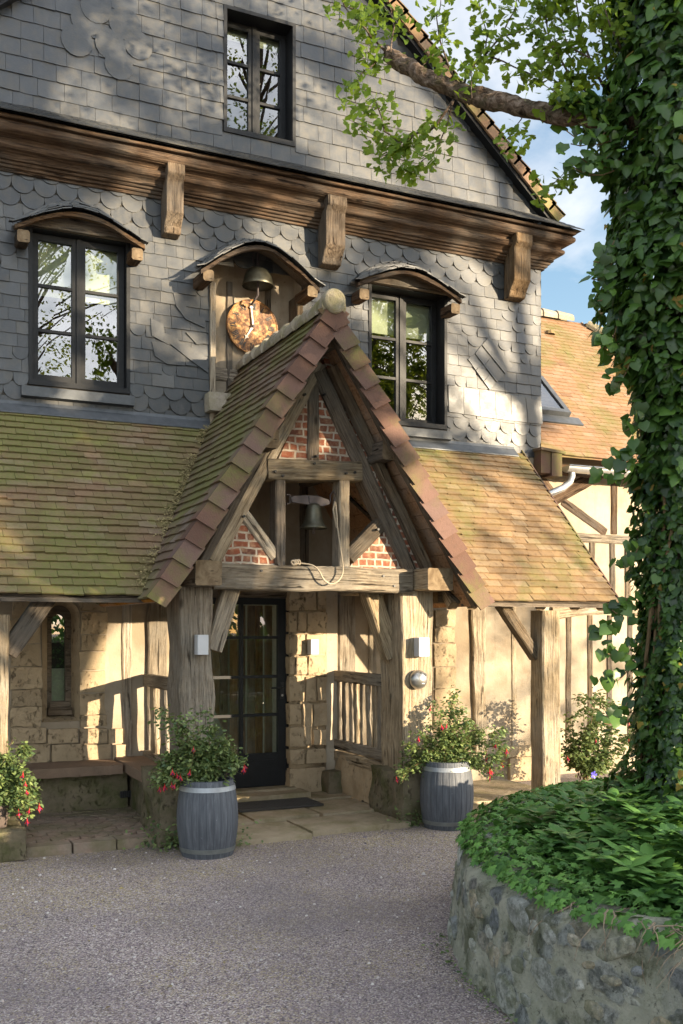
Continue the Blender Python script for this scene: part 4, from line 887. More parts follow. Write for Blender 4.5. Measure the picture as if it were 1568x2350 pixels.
# ridge tiles and round end cap
mb = MB(); y = 9.98; k = 0
while y > 7.78:
    ln = min(.30, y - 7.69); r0, r1 = .080, .112; N = 12
    for (ya, yb_, ra, rb) in ((y, y - ln, r0, r1),):
        vs = []
        for (yy, rr_) in ((ya, ra), (yb_, rb), (yb_, rb - .028)):
            for i in range(N + 1):
                th = R(-25) + (math.pi + R(50)) * i / N; vs.append((APX + rr_ * math.cos(th), yy, APZ - .005 + rr_ * math.sin(th) + rng.uniform(-.003, .003)))
        fs = [(r_ * (N + 1) + i, r_ * (N + 1) + i + 1, (r_ + 1) * (N + 1) + i + 1, (r_ + 1) * (N + 1) + i) for r_ in (0, 1) for i in range(N)]
        mb.add(vs, fs, rng.random())
    y -= .262; k += 1
mb.build('ridge_tiles', MAT['ridge'], porch, smooth=False)
mb = MB(); mb.lathe([(0, .016), (.078, .013), (.094, .004), (.101, -.012), (.101, -.10), (.0, -.10)], (0, 0, 0), 28); mb.v = [(APX + v[0], 7.665 - v[2], APZ + .035 + v[1] * (1.12 if v[1] < 0 else 1)) for v in mb.v]
mb.build('ridge_cap', MAT['ridge'], porch)
# truss
W, WD = MAT['wood'], MAT['wood_d']
beamY('rafter', (492, 1288), (735, 832), 33, YP, .18, W, porch, wob=.14); beamY('rafter', (946, 1312), (733, 850), 36, YP, .18, WD, porch, wob=.1)
beamY('king_post', (721, 850), (721, 1058), 29, YP + .01, .14, WD, porch); beamY('collar_beam', (616, 1076), (832, 1081), 45, YP - .015, .2, W, porch, wob=.16)
beamY('post', (645, 1095), (645, 1298), 25, YP + .005, .16, WD, porch, wob=.1); beamY('post', (791, 1100), (791, 1306), 27, YP + .005, .16, W, porch, wob=.1)
beamY('strut', (558, 1175), (634, 1278), 27, YP + .012, .12, W, porch); beamY('strut', (803, 1279), (878, 1204), 33, YP + .012, .12, WD, porch)
beamY('outer_rafter', (988, 1306), (768, 838), 22, YP - .06, .16, WD, porch); beamY('outer_rafter', (462, 1300), (718, 826), 18, YP - .06, .14, WD, porch)
beamY('lintel_beam', (492, 1321), (948, 1334), 57, YP - .04, .28, W, porch, wob=.10, rough=.006)
def brick(pts):
    mb = MB(); mb.extrude([onY(x, y, YP + .035) for x, y in pts][::-1], (0, .09, 0)); mb.build('brick_infill', MAT['brick'], porch)
brick([(628, 1078), (722, 872), (722, 1078)]); brick([(722, 872), (722, 1078), (820, 1080)]); brick([(492, 1304), (566, 1172), (644, 1304)]); brick([(795, 1312), (877, 1200), (948, 1312)])
brick([(738, 815), (764, 822), (990, 1306), (950, 1306)]); brick([(466, 1296), (492, 1296), (738, 830), (720, 822)])
for (xl, xr, zt, zb_) in ((2.38, 2.60, 2.345, 2.14), (4.54, 4.80, 2.335, 2.135)): beam('wall_plate', ((xl + xr) / 2, 7.82, zt), ((xl + xr) / 2, 9.7, zt), xr - xl, zt - zb_, W, porch, out=(0, 0, 1), wob=.08)
for (xl, xr, zt, zb_) in ((2.985, 3.11, 3.46, 3.30), (4.09, 4.215, 3.45, 3.28), (3.54, 3.65, 4.35, 4.20)): beam('purlin', ((xl + xr) / 2, 7.84, zt), ((xl + xr) / 2, 9.9, zt), xr - xl, zt - zb_, WD, porch, out=(0, 0, 1), wob=.08)
# posts, braces, bases
beam('porch_post', (2.48, YP, .50), (2.48, YP, 2.14), .285, .40, W, porch, wob=.22, rough=.007); beam('porch_post', (4.60, YP, .40), (4.60, YP, 2.14), .325, .46, W, porch, wob=.16, rough=.007)
beamY('brace', (536, 1346), (492, 1492), 40, YP + .12, .14, W, porch, wob=.1); beamY('brace', (856, 1354), (908, 1508), 40, YP + .2, .16, W, porch, wob=.1)
for (a, b, c, z) in ((2.13, 2.60, 8.0, .60), (4.36, 4.84, 7.98, .48)):
    mb = MB(); mb.rock(a, b, c, 8.66, 0, z, .035, .045, 5, .5, 0, .25, a); mb.build('post_base', MAT['stone_m'], porch, smooth=True)
mb = MB(); mb.rock(4.45, 4.68, 8.62, 9.66, .06, .50, .035, .05, 5, .9); mb.build('dwarf_wall', MAT['stone'], porch, smooth=True)
# side railings
for X, lows, nb, sp, bw in ((4.50, (.62, .50), 8, .135, .07), (2.47, (.60,), 3, .35, .17)):
    r_ = beam('railing', (X, 8.50, 1.345), (X, 9.72, 1.345), .085, .115, W, porch, out=(0, 0, 1), wob=.08)
    for zt in lows: beam('rail', (X + (.01 if zt > .55 else -.008), 8.50, zt), (X, 9.72, zt), .09, .105, W, r_, out=(0, 0, 1), wob=.1)
    for k in range(nb): yy = 8.70 + k * sp + (.10 if nb < 5 else 0); beam('baluster', (X - .02 + .01 * (k % 3), yy - .03, .58), (X - .02 + .012 * (k % 2), yy - .03 + .012 * (k % 2), 1.25), bw * (1 + .12 * (k % 3)), .05, W, r_, out=(-1, 0, 0), wob=.5, rough=.008)
for (x, y, o_) in [(a_, b_, .03) for a_, b_ in ((632, 1082), (650, 1092), (795, 1086), (815, 1084), (722, 1064), (728, 1046), (640, 1296), (795, 1303), (510, 1300), (930, 1312), (560, 1185), (700, 905), (745, 905), (868, 1215))] + [(600, 1310, .045), (880, 1322, .045), (905, 1345, .045)]:
    mb = MB(); c_ = onY(x, y, YP - o_); mb.tube([c_ + Vector((0, .05, 0)), c_ + Vector((.002, -.006, .001))], .0115, 8); mb.build('peg', MAT['black'], porch)
# back wall studs seen through the open truss
for x in (3.02, 3.42, 3.85, 4.15): beam('inner_stud', (x, YW - .02, 2.2), (x, YW - .02, 3.9), .10, .06, WD, porch, wob=.15)
beam('tie_beam', (2.7, YW - .06, 2.20), (4.5, YW - .06, 2.20), .18, .10, WD, porch)

# ================================================================== SIDE WING
wing = thing('side_wing', 'lower timber framed wing with orange tiled hipped roof right of the slate gable', 'house', (10, 10.0, 0))
YG = 10.0; WX0, WX1 = 7.2, 12.42
mb = MB(); mb.box(WX0, 12.1, YG, 14.8, -.1, 3.9); mb.build('plaster_wall', MAT['plaster_w'], wing)
WE, WEZ, WR, WRZ, HXE = 9.75, 3.86, 12.34, 6.45, 9.83
sv = math.hypot(WR - WE, WRZ - WEZ); vv = Vector((0, (WR - WE) / sv, (WRZ - WEZ) / sv))
wt = lambda r, x, y: min(1, max(0, r.gauss(.5, .2)))
mb = MB(); tilefield(mb, (WX0 - .02, WE, WEZ), (1, 0, 0), vv, WX1 - WX0, sv, .092, .165, .012, rng, ulim=lambda v: (0, WX1 - WX0 - v * vv.y), lift=.018, jit=.004, tint=wt)
ve = Vector((-vv.y, 0, vv.z)); tilefield(mb, (WX1, WE, WEZ), (0, 1, 0), ve, 5.18, sv, .092, .165, .012, rng, ulim=lambda v: (v * vv.y, 5.18 - v * vv.y), lift=.018, jit=.004, tint=wt)
vb = Vector((0, -vv.y, vv.z)); mb.add([(WX0, 14.93, WEZ), (WX1, 14.93, WEZ), (HXE, WR, WRZ), (WX0, WR, WRZ)], [(3, 2, 1, 0)])
mb.add([(WX0, WE, WEZ - .02), (WX1, WE, WEZ - .02), (HXE, WR, WRZ - .02), (WX0, WR, WRZ - .02)], [(0, 1, 2, 3)])
wr = mb.build('tiled_roof', MAT['tile_w'], wing)
mb = MB()
def ridge_run(a, b, r=.09, ln=.30):
    a, b = Vector(a), Vector(b); d = (b - a); n_ = int(d.length / (ln * .9)); d.normalize(); s = d.cross(Vector((0, 0, 1))).normalized(); u = s.cross(d)
    for i in range(n_):
        p = a + d * (i * ln * .9); vs = []
        for (t, rr_) in ((0, r * 1.12), (ln, r * .92)):
            for k in range(9): th = R(-20) + (math.pi + R(40)) * k / 8; vs.append(p + d * t + (s * math.cos(th) + u * math.sin(th)) * rr_)
        vs += [p + (s * math.cos(R(-20) + (math.pi + R(40)) * k / 8) + u * math.sin(R(-20) + (math.pi + R(40)) * k / 8)) * (r * .8) for k in range(9)]
        mb.add(vs, [(k, k + 1, 10 + k, 9 + k) for k in range(8)] + [(k + 1, k, 18 + k, 19 + k) for k in range(8)], rng.random() * .7)
ridge_run((WX0, WR, WRZ + .02), (HXE, WR, WRZ + .02), .10); ridge_run((WX1, WE, WEZ + .03), (HXE, WR, WRZ + .03))
for x in (7.9, 8.35): mb.slab((x, WR - .10, WRZ + .09), (.07, 0, 0), (0, .2, 0), (.05, 0, .10), .05)
mb.build('ridge_tiles', MAT['ridge'], wr)
mb = MB(); p = onY(1262, 783, 11.95); mb.lathe([(0, .06), (.06, .05), (.08, 0)], (p.x, p.y, WEZ + (p.y - WE) + .01), 10); mb.build('vent_tile', MAT['tile_w'], wr)
# roof light
sk0 = Vector((WX0 + .05, 0, 0)); nv = Vector((0, -vv.z, vv.y))
def onroof(px, py):
    r = _r(px); # intersect view ray with roof plane z = WEZ + (y-WE)
    a = (cs - r * sn); k = (CAM_HZ - py) / CAM_F; d = (WEZ - WE - CAM_H) / (k - a); return Vector((d * (sn + r * cs), d * a, CAM_H + k * d))
bR = onroof(1304, 962); tR = onroof(1246, 880); bL = Vector((WX0 + .02, bR.y, bR.z)); 
xr_ = bR.x; hgt = .85
mb = MB(); o = Vector((WX0 + .03, bR.y, bR.z)) + nv * .03
U = Vector((xr_ - WX0 - .03, 0, 0)); V = vv * hgt
for (oo, uu, v2) in ((o, U, vv * .07), (o + V - vv * .07, U, vv * .07), (o + U - Vector((.07, 0, 0)) + vv * .07, Vector((.07, 0, 0)), V - vv * .14), (o + vv * .07, Vector((.05, 0, 0)), V - vv * .14)): mb.slab(oo, uu, v2, nv * .07)
mb.slab(o - vv * .16 - nv * .012, U + Vector((.14, 0, 0)), vv * .155, nv * .02)
sk = mb.build('skylight', MAT['sill'], wing)
mb = MB(); g = o + vv * .07 + nv * .05; mb.add([g, g + U, g + U + V - vv * .14, g + V - vv * .14], [(0, 1, 2, 3)]); mb.build('pane', MAT['glass'], sk)
# gutter, downpipe and eave boards
mb = MB(); a = onY(1296, 1068, 9.66); yg, zg = 9.64, a.z - .01; N = 10; vs = []
NXg = 12; xa, xb_ = a.x, WX1 + .1
for i in range(NXg + 1):
    x = xa + (xb_ - xa) * i / NXg
    for k in range(N + 1): th = math.pi + math.pi * k / N; vs.append((x, yg + .075 * math.cos(th), zg + .075 * math.sin(th)))
mb.add(vs, [(i * (N + 1) + k, (i + 1) * (N + 1) + k, (i + 1) * (N + 1) + k + 1, i * (N + 1) + k + 1) for i in range(NXg) for k in range(N)])
mb.add([vs[k] for k in range(N + 1)], [list(range(N + 1))])
mb.tube([(xa, yg - .075, zg), (xb_, yg - .075, zg)], .011, 8)
for k in range(7):
    x = xa + .35 + k * .62; vs = []
    for dx_ in (0, .025):
        for j in range(N + 1): th = math.pi + math.pi * j / N; vs.append((x + dx_, yg + .081 * math.cos(th), zg + .081 * math.sin(th)))
    mb.add(vs, [(j, N + 1 + j, N + 2 + j, j + 1) for j in range(N)])
gut = mb.build('gutter', MAT['zinc'], wing, smooth=True)
pts = [onY(*p, y) for p, y in (((1312, 1075), 9.66), ((1313, 1092), 9.66), ((1308, 1106), 9.66), ((1292, 1120), 9.66), ((1250, 1138), 9.66), ((1225, 1150), 9.66))]
mb = MB(); mb.tube([pts[0] + (pts[1] - pts[0]) * t for t in (0, .5)] + pts[1:], .042, 14); mb.build('downpipe', MAT['zinc'], gut, smooth=True)
beam('fascia_board', (WX0, 9.80, 3.70), (WX1, 9.80, 3.70), .13, .05, MAT['wood_c'], wing)
a = onY(1240, 1085, 9.62); b = onY(1286, 1036, 9.62); mb = MB(); mb.box(a.x, (a.x + b.x) / 2 - .01, 9.60, 9.78, a.z, b.z, .4); mb.box((a.x + b.x) / 2 - .004, b.x, 9.585, 9.78, a.z - .03, b.z - .03, .55); mb.slab((a.x - .02, 9.57, b.z - .006), (b.x - a.x + .06, 0, -.03), (0, .2, 0), (0, 0, .03), .7); mb.build('verge_box', MAT['verge'], wing)
# timber frame of the wing
YT = YG - .015
beamY('brace', (1262, 1150), (1378, 1086), 30, YT, .05, MAT['wood_c'], wing); beamY('brace', (1292, 1150), (1392, 1222), 22, YT + .004, .05, MAT['wood_c'], wing)
beamY('brace', (1240, 1090), (1285, 1150), 20, YT + .006, .05, MAT['wood_c'], wing)
for x in (1411, 1500): beamY('stud', (x, 1090), (x, 1226), 18, YT - .002, .05, MAT['wood_c'], wing)
beamY('rail_beam', (1260, 1228), (1600, 1250), 20, YT - .01, .07, MAT['wood'], wing)
for x in (1316, 1360, 1407, 1442, 1490, 1540): beamY('stud', (x, 1240), (x, 1396), 17, YT, .05, MAT['wood_d'], wing, wob=.2)
beamY('rail_beam', (1270, 1408), (1425, 1395), 28, YT - .03, .09, MAT['wood'], wing, wob=.2, bow=.03); beamY('rail_beam', (1425, 1397), (1640, 1412), 26, YT - .028, .09, MAT['wood'], wing, wob=.2)
for x in (1307, 1356, 1401, 1448, 1496): beamY('stud', (x, 1412), (x - 1, 1700), 15, YT, .05, MAT['wood_d'], wing, wob=.28)
beamY('sill_beam', (1280, 1712), (1600, 1690), 22, YT - .004, .05, MAT['plaster_w'], wing)

# ================================================================== GROUND
mb = MB()
NXG, NYG = 120, 110
def gz(x, y): return .012 * noise.noise((x * .7, y * .7, 2)) + .006 * noise.noise((x * 2.6, y * 2.6, 5))
xs = [-300, -60, -12] + [-8 + 24 * i / NXG for i in range(NXG + 1)] + [22, 60, 300]; ys = [-300, -60, -20] + [-10 + 22 * i / NYG for i in range(NYG + 1)] + [20, 60, 300]
mb.add([(x, y, gz(x, y) if -8 < x < 16 and -10 < y < 12 else 0) for y in ys for x in xs], [(j * len(xs) + i, j * len(xs) + i + 1, (j + 1) * len(xs) + i + 1, (j + 1) * len(xs) + i) for j in range(len(ys) - 1) for i in range(len(xs) - 1)])
tag(mb.build('gravel_ground', MAT['gravel'], None, smooth=True), kind='structure')
# loose pebbles catching the light
prng = np.random.default_rng(3); 
# bay paving left: hexagonal pavers and a border of stone
mb = MB(); hx = .115
def floorz(y): return .085 + .03 * (y - 8.2)
for j in range(14):
    for i in range(-8, 22):
        x = .0 + i * hx * math.sqrt(3) * .5 * 2 * .58 + (j % 2) * hx * .5; y = 8.34 + j * hx * .86
        if x > 2.30 or x < -.6 or y > 9.45: continue
        w = hx * .565; z = floorz(y) + rng.uniform(-.004, .004); t = rng.random(); a0 = R(30 + rng.uniform(-4, 4)); tx, ty = rng.uniform(-.03, .03), rng.uniform(-.03, .03)
        top = [(x + w * .97 * math.cos(a0 + k * math.pi / 3) * rng.uniform(.93, 1.04), y + w * math.sin(a0 + k * math.pi / 3) * rng.uniform(.93, 1.04)) for k in range(6)]
        tp = [Vector((u, v, z + (u - x) * tx + (v - y) * ty)) for u, v in top]; mb.add(tp + [p - Vector((0, 0, .04)) for p in tp], [list(range(6))] + [(i_, 6 + i_, 6 + (i_ + 1) % 6, (i_ + 1) % 6) for i_ in range(6)], t)
x = -.6
while x < 2.2:
    w = rng.uniform(.28, .42); mb.rock(x, min(x + w - .008, 2.28), 8.13, 8.30, -.02, floorz(8.25) - .004, .006, .05, 5, rng.random(), 0, .12, x); x += w
mb.box(-.6, 2.3, 8.20, 9.5, -.02, .045, .2)
tag(mb.build('bay_paving', MAT['hexa'], None), kind='structure')
# porch flags
mb = MB()
for (x0, x1, y0, y1, z) in ((2.55, 3.42, 7.82, 8.42, .05), (3.44, 4.42, 7.90, 8.50, .052), (2.55, 3.12, 8.44, 9.06, .07), (3.14, 3.80, 8.52, 9.10, .072), (3.82, 4.46, 8.52, 9.2, .07), (2.55, 3.5, 9.12, 9.8, .085), (3.52, 4.46, 9.22, 9.8, .084), (4.86, 5.7, 8.5, 9.75, .06), (5.72, 6.6, 8.5, 9.75, .05)):
    mb.rock(x0, x1 - .012, y0, y1 - .012, -.05, z, .006, .07, 3, .4 + .6 * rng.random(), 0, .02, x0)
mb.box(2.4, 6.7, 8.0, 9.8, -.05, .035, .2)
tag(mb.build('porch_paving', MAT['stone_s'], None, smooth=False), kind='structure')
mb = MB(); mb.rock(2.72, 4.05, 9.32, 9.66, .05, .135, .006, .05, 4, .9, 0, .06); tag(mb.build('door_step', MAT['stone_s'], None, smooth=True), 'worn limestone step below the glazed door', 'step')

# ================================================================== BENCH
bench = thing('stone_bench', 'stone bench with reddish slab seat along the wall under the arched window', 'bench', (1.6, 9.4, 0))
mb = MB(); mb.rock(-.6, 2.13, 9.24, 9.74, .45, .535, .006, .05, 5, .6, 0, .05); mb.build('seat_slab', MAT['bench'], bench, smooth=True)
mb = MB(); mb.rock(2.14, 2.62, 8.62, 9.74, .455, .545, .006, .05, 5, .8, 0, .05); mb.build('seat_slab', MAT['bench'], bench, smooth=True)
mb = MB(); mb.rock(-.6, 2.2, 9.36, 9.74, .06, .455, .016, .05, 4, .7, 0, .03); mb.build('base', MAT['stone_m'], bench, smooth=True)
mb = MB(); mb.rock(2.22, 2.6, 8.70, 9.74, .06, .458, .018, .05, 4, .7, 0, .05, 3); mb.build('base', MAT['stone_m'], bench, smooth=True)
mb = MB(); a = onY(276, 1831, 9.345); b = onY(307, 1814, 9.345); mb.box(a.x, b.x, 9.346, 9.36, a.z, b.z)
for k in range(7): x = a.x + (b.x - a.x) * (k + .3) / 7; mb.box(x, x + .008, 9.336, 9.3455, a.z, b.z)
mb.build('vent_grille', MAT['black'], bench)

# ================================================================== BARRELS AND FUCHSIAS
def barrel_prof(H=.60, R0=.195, R1=.242): return [(R0 + (R1 - R0) * math.sin(math.pi * min(1, max(0, (t * .93 + .035)))) ** .9, H * t) for t in [i / 22 for i in range(23)]]
bl_loc = (2.43, 7.66, 0.0); br_loc = (4.72, 7.80, 0.0)
barrel = thing('planter_barrel', 'blue grey wooden barrel planter in front of the left porch post', 'barrel', (0, 0, 0), 'barrel planters flanking the porch')
mb = MB(); prof_b = barrel_prof(); staves = 26; vs = []; SEGB = staves * 6
seg_t = [rng.uniform(.3, 1) for _ in range(staves)]
n = len(prof_b)
for i in range(SEGB):
    a = 2 * math.pi * i / SEGB; g = .993 if i % 6 == 0 else 1.0
    for (r_, z) in prof_b: vs.append((r_ * g * math.cos(a), r_ * g * math.sin(a), z))
fs_ = []; 
mb.v = vs
for i in range(SEGB):
    j = (i + 1) % SEGB
    for k in range(n - 1): mb.f.append([i * n + k, j * n + k, j * n + k + 1, i * n + k + 1]); mb.t.append(seg_t[i // 6] if i % 6 else .0); mb.m.append(0)
rt = prof_b[-1][0]
mb.lathe([(rt, .60), (rt - .025, .602), (rt - .03, .50)], (0, 0, 0), 48, .5); mb.lathe([(prof_b[0][0], 0), (0, 0.0)], (0, 0, 0), 32)
mb.build('staves', MAT['barrel'], barrel)
def rad_at(z): 
    for (a, b) in zip(prof_b, prof_b[1:]):
        if a[1] <= z <= b[1]: return a[0] + (b[0] - a[0]) * (z - a[1]) / (b[1] - a[1])
    return prof_b[-1][0]
for (z0, z1, mt) in ((.522, .558, 'galv'), (.045, .080, 'hoop')):
    mb = MB(); mb.lathe([(rad_at(z0) + .001, z0), (rad_at(z0) + .005, z0), (rad_at(z1) + .005, z1), (rad_at(z1) + .001, z1)], (0, 0, 0), 64); mb.build('hoop', MAT[mt], barrel, smooth=False)
mb = MB(); mb.lathe([(0, .56), (.10, .555), (rt - .028, .54)], (0, 0, 0), 24); mb.build('soil', MAT['soil'], barrel, smooth=True)
barrel.location = bl_loc
duplicate(barrel, br_loc, 'grey wooden barrel planter with sunlit right side by the right porch post', 'barrel planters flanking the porch', 1.1)

mbf = MB()   # one drooping flower, hung from its own origin
mbf.tube([(0, 0, .0), (0.001, 0, -.022)], .0016, 5, .5, 0)
mbf.lathe([(.0, -.02), (.005, -.024), (.006, -.036), (.009, -.042)], (0, 0, 0), 8, .5, 0)
for k in range(4):
    a = k * math.pi / 2; mbf.add([(.006 * math.cos(a - .5), .006 * math.sin(a - .5), -.040), (.006 * math.cos(a + .5), .006 * math.sin(a + .5), -.040), (.024 * math.cos(a + .25), .024 * math.sin(a + .25), -.058), (.027 * math.cos(a), .027 * math.sin(a), -.070), (.024 * math.cos(a - .25), .024 * math.sin(a - .25), -.058)], [(0, 1, 2, 3, 4)], .5, 0)
mbf.lathe([(.006, -.042), (.012, -.052), (.013, -.066), (.009, -.072)], (0, 0, 0), 8, .5, 1)
mbf.tube([(0, 0, -.06), (0, 0, -.095)], .0014, 5, .5, 0)
fl_me = mbf.build('flower', [MAT['red'], MAT['violet']], None); flower_mesh = fl_me.data; bpy.data.objects.remove(fl_me)
def shrub(label, loc, tips, seed, leaf=.034, nfl=14, spread=.055, dens=1.0, group='fuchsias in bloom'):
    """tips: (x, y, z) offsets where the main stems end; leaves cluster along each stem."""
    root = thing('fuchsia_shrub', label, 'shrub', loc, group); r = random.Random(seed); g = np.random.default_rng(seed); base = Vector(loc)
    mb = MB(); P, Nn, T = [], [], []; cand = []
    for tp in tips:
        tp = Vector(tp); a = base + Vector((r.uniform(-.05, .05), r.uniform(-.05, .05), 0)); b = base + tp; mid = a + (b - a) * .5 + Vector((tp.x * -.12, tp.y * -.12, .10 + .1 * abs(tp.x)))
        pts = [a * (1 - t) ** 2 + mid * 2 * t * (1 - t) + b * t * t for t in [i / 9 for i in range(10)]]
        pts = [p + Vector((r.uniform(-.01, .01), r.uniform(-.01, .01), r.uniform(-.01, .01))) for p in pts]
        mb.tube(pts, [.006 - .0045 * i / 9 for i in range(10)], 5)
        twigs = [pts[2:]]
        for k in range(7):
            i = r.randint(2, 9); d = Vector((r.uniform(-1, 1), r.uniform(-1, 1), r.uniform(-.5, .7))) * r.uniform(.06, .16); q = [pts[i] + d * t + Vector((0, 0, -.05 * t * t)) for t in (0, .35, .7, 1)]
            mb.tube(q, [.0025, .002, .0016, .001], 4); twigs.append(q)
        for tw in twigs:
            for i in range(len(tw) - 1):
                for _ in range(int((9 if len(tw) > 5 else 13) * dens)):
                    p = tw[i].lerp(tw[i + 1], r.random()) + Vector((r.gauss(0, 1), r.gauss(0, 1), r.gauss(0, .8))) * spread * .45
                    P.append(p); Nn.append((r.gauss(0, .7), r.gauss(0, .7), 1)); d = (p - base); T.append((d.x + r.gauss(0, .35), d.y + r.gauss(0, .35), r.gauss(-.15, .3)))
                    if r.random() < .05: cand.append(p)
    mb.build('stems', MAT['stem'], root)
    leafmesh('foliage', P, Nn, T, g.uniform(.7, 1.3, len(P)) * leaf, *OVAL, MAT['fuchsia'], root, g.random(len(P)))
    cand.sort(key=lambda p_: -((p_.x - base.x) * -.3 - (p_.y - base.y) + .5 * abs(p_.x - base.x) + r.uniform(0, .30)))
    for p in cand[:nfl]:
        o = bpy.data.objects.new('flower', flower_mesh); link(o, root); d = (p - base); d.z = 0
        o.location = p - base + d.normalized() * .03 + Vector((0, -.035, -.015)); o.rotation_euler = (r.uniform(-.25, .25), r.uniform(-.25, .25), r.random() * 6); s = r.uniform(.6, .9); o.scale = (s, s, s)
    return root
def tipsD(base, d, pts, r):
    out = []
    for (px, py) in pts:
        dd = d + r.uniform(-.16, .16); p = onD(px, py, dd); out.append(tuple(p - Vector(base)))
    return out
r_ = random.Random(8)
b1 = (bl_loc[0], bl_loc[1], .55)
t1 = tipsD(b1, depth(b1), [(375, 1632), (385, 1690), (410, 1660), (445, 1650), (480, 1660), (520, 1690), (545, 1720), (570, 1745), (368, 1740), (360, 1775), (400, 1730), (440, 1710), (490, 1715), (530, 1740), (470, 1760), (430, 1770), (380, 1790), (345, 1775), (430, 1808), (500, 1778), (455, 1690), (410, 1765), (350, 1790)], r_)
shrub('bushy dark fuchsia with red flowers in the left barrel', b1, t1, 21, .036, 12)
b2 = (br_loc[0], br_loc[1], .55)
t2 = tipsD(b2, depth(b2), [(1040, 1590), (1005, 1610), (1030, 1640), (1060, 1625), (985, 1650), (970, 1690), (1020, 1680), (1075, 1660), (1120, 1665), (1150, 1680), (1155, 1710), (1140, 1740), (1165, 1760), (1100, 1700), (1060, 1700), (935, 1720), (920, 1755), (955, 1740), (1000, 1730), (1050, 1750), (1110, 1755), (1150, 1775), (985, 1770), (915, 1775), (1090, 1730)], r_)
shrub('wide sunlit fuchsia with red flowers in the right barrel', b2, t2, 33, .036, 13, dens=.85)
# potted fuchsia at the left edge
pot = thing('flower_pot', 'dark clay flower pot on the mossy pedestal at the left edge', 'pot', (0, 0, 0))
xp = onY(-12, 1830, 8.25).x
mb = MB(); mb.lathe([(0, .0), (.085, 0), (.12, .22), (.135, .22), (.135, .26), (.115, .26), (.11, .22), (0, .215)], (0, 0, 0), 32); mb.build('pot_body', MAT['terracotta'], pot, smooth=False)
pot.location = (xp, 8.24, .235); pot.scale = (1, 1, .8)
b3 = (xp, 8.24, .43)
t3 = tipsD(b3, depth(b3), [(-60, 1690), (-10, 1690), (30, 1700), (55, 1720), (-40, 1730), (20, 1740), (50, 1760), (75, 1790), (85, 1805), (-70, 1770), (0, 1780), (40, 1810), (60, 1830), (10, 1820), (-30, 1800), (20, 1850), (55, 1848), (-25, 1855), (35, 1780), (60, 1775), (10, 1750)], r_)
shrub('small fuchsia with pink red flowers in the clay pot at the left edge', b3, t3, 44, .036, 7)
b4 = (7.15, 8.9, .12)
t4 = tipsD(b4, depth(b4), [(1305, 1640), (1340, 1600), (1370, 1590), (1400, 1610), (1425, 1650), (1310, 1690), (1295, 1715), (1350, 1680), (1395, 1690), (1420, 1720), (1330, 1730), (1370, 1640), (1360, 1750), (1440, 1690), (1400, 1760)], r_)
shrub('loose sunlit fuchsia growing by the right wing wall', b4, t4, 55, .05, 7, .08, .8)

# ================================================================== SMALL FIXTURES
def lamp(px, py0, py1, wpx, Y, label, X=None):
    a = onY(px, py1, Y - .10); b = onY(px + wpx, py0, Y - .10)
    t = thing('wall_lamp', label, 'lamp', ((a.x + b.x) / 2, Y, a.z), 'pale box lamps beside the entrance'); mb = MB()
    mb.box(a.x, b.x, Y - .10, Y - .006, a.z, b.z); o = mb.build('housing', MAT['lamp'], t); bv = o.modifiers.new('b', 'BEVEL'); bv.width = .003
    mb = MB(); mb.box(a.x + .012, b.x - .012, Y - .006, Y + .01, a.z + .02, b.z - .02); mb.build('back_plate', MAT['black'], t)
lamp(454, 1457, 1503, 25, YP - .01, 'pale box wall lamp on the left porch post'); lamp(962, 1463, 1507, 24, YP - .01, 'pale box wall lamp on the right porch post above the ashtray'); lamp(714, 1467, 1502, 18, 9.62, 'small box wall lamp on the stone pier beside the door')
c = onY(964, 1560, YP - .06); ash = thing('wall_ashtray', 'round brushed steel wall ashtray on the right porch post', 'ashtray', (c.x, YP, c.z))
mb = MB(); mb.lathe([(0, .075), (.035, .07), (.068, .05), (.088, .018), (.090, -.0), (.086, -.02), (0, -.02)], (0, 0, 0), 40); mb.v = [(c.x + v[0], YP - .03 - v[2], c.z + v[1]) for v in mb.v]; mb.build('dish', MAT['steel'], ash, smooth=True)
mb = MB(); mb.extrude([(c.x - .02, YP - .090, c.z + .052), (c.x + .058, YP - .090, c.z + .038), (c.x + .052, YP - .084, c.z + .058), (c.x + .0, YP - .08, c.z + .074)], (0, .012, 0)); mb.build('opening', MAT['black'], ash)
mb = MB(); mb.box(c.x - .004, c.x + .026, YP - .104, YP - .098, c.z - .036, c.z - .031); mb.build('marking', MAT['lamp'], ash)
# door mat with open lattice
mt_ = thing('door_mat', 'dark rubber lattice door mat on the flagstones before the door', 'mat', (3.55, 9.05, .08)); mb = MB()
mx0, mx1, my0, my1, mz = 3.12, 3.98, 8.86, 9.28, .078
mb.box(mx0, mx1, my0, my0 + .02, mz, mz + .018); mb.box(mx0, mx1, my1 - .02, my1, mz, mz + .018); mb.box(mx0, mx0 + .02, my0 + .02, my1 - .02, mz, mz + .018); mb.box(mx1 - .02, mx1, my0 + .02, my1 - .02, mz, mz + .018)
for k in range(19): y = my0 + .03 + k * .0205; mb.box(mx0 + .02, mx1 - .02, y, y + .008, mz + .002, mz + .015)
for k in range(24): x = mx0 + .035 + k * .035; mb.box(x, x + .008, my0 + .02, my1 - .02, mz + .0035, mz + .0135)
mb.build('lattice', MAT['mat'], mt_)
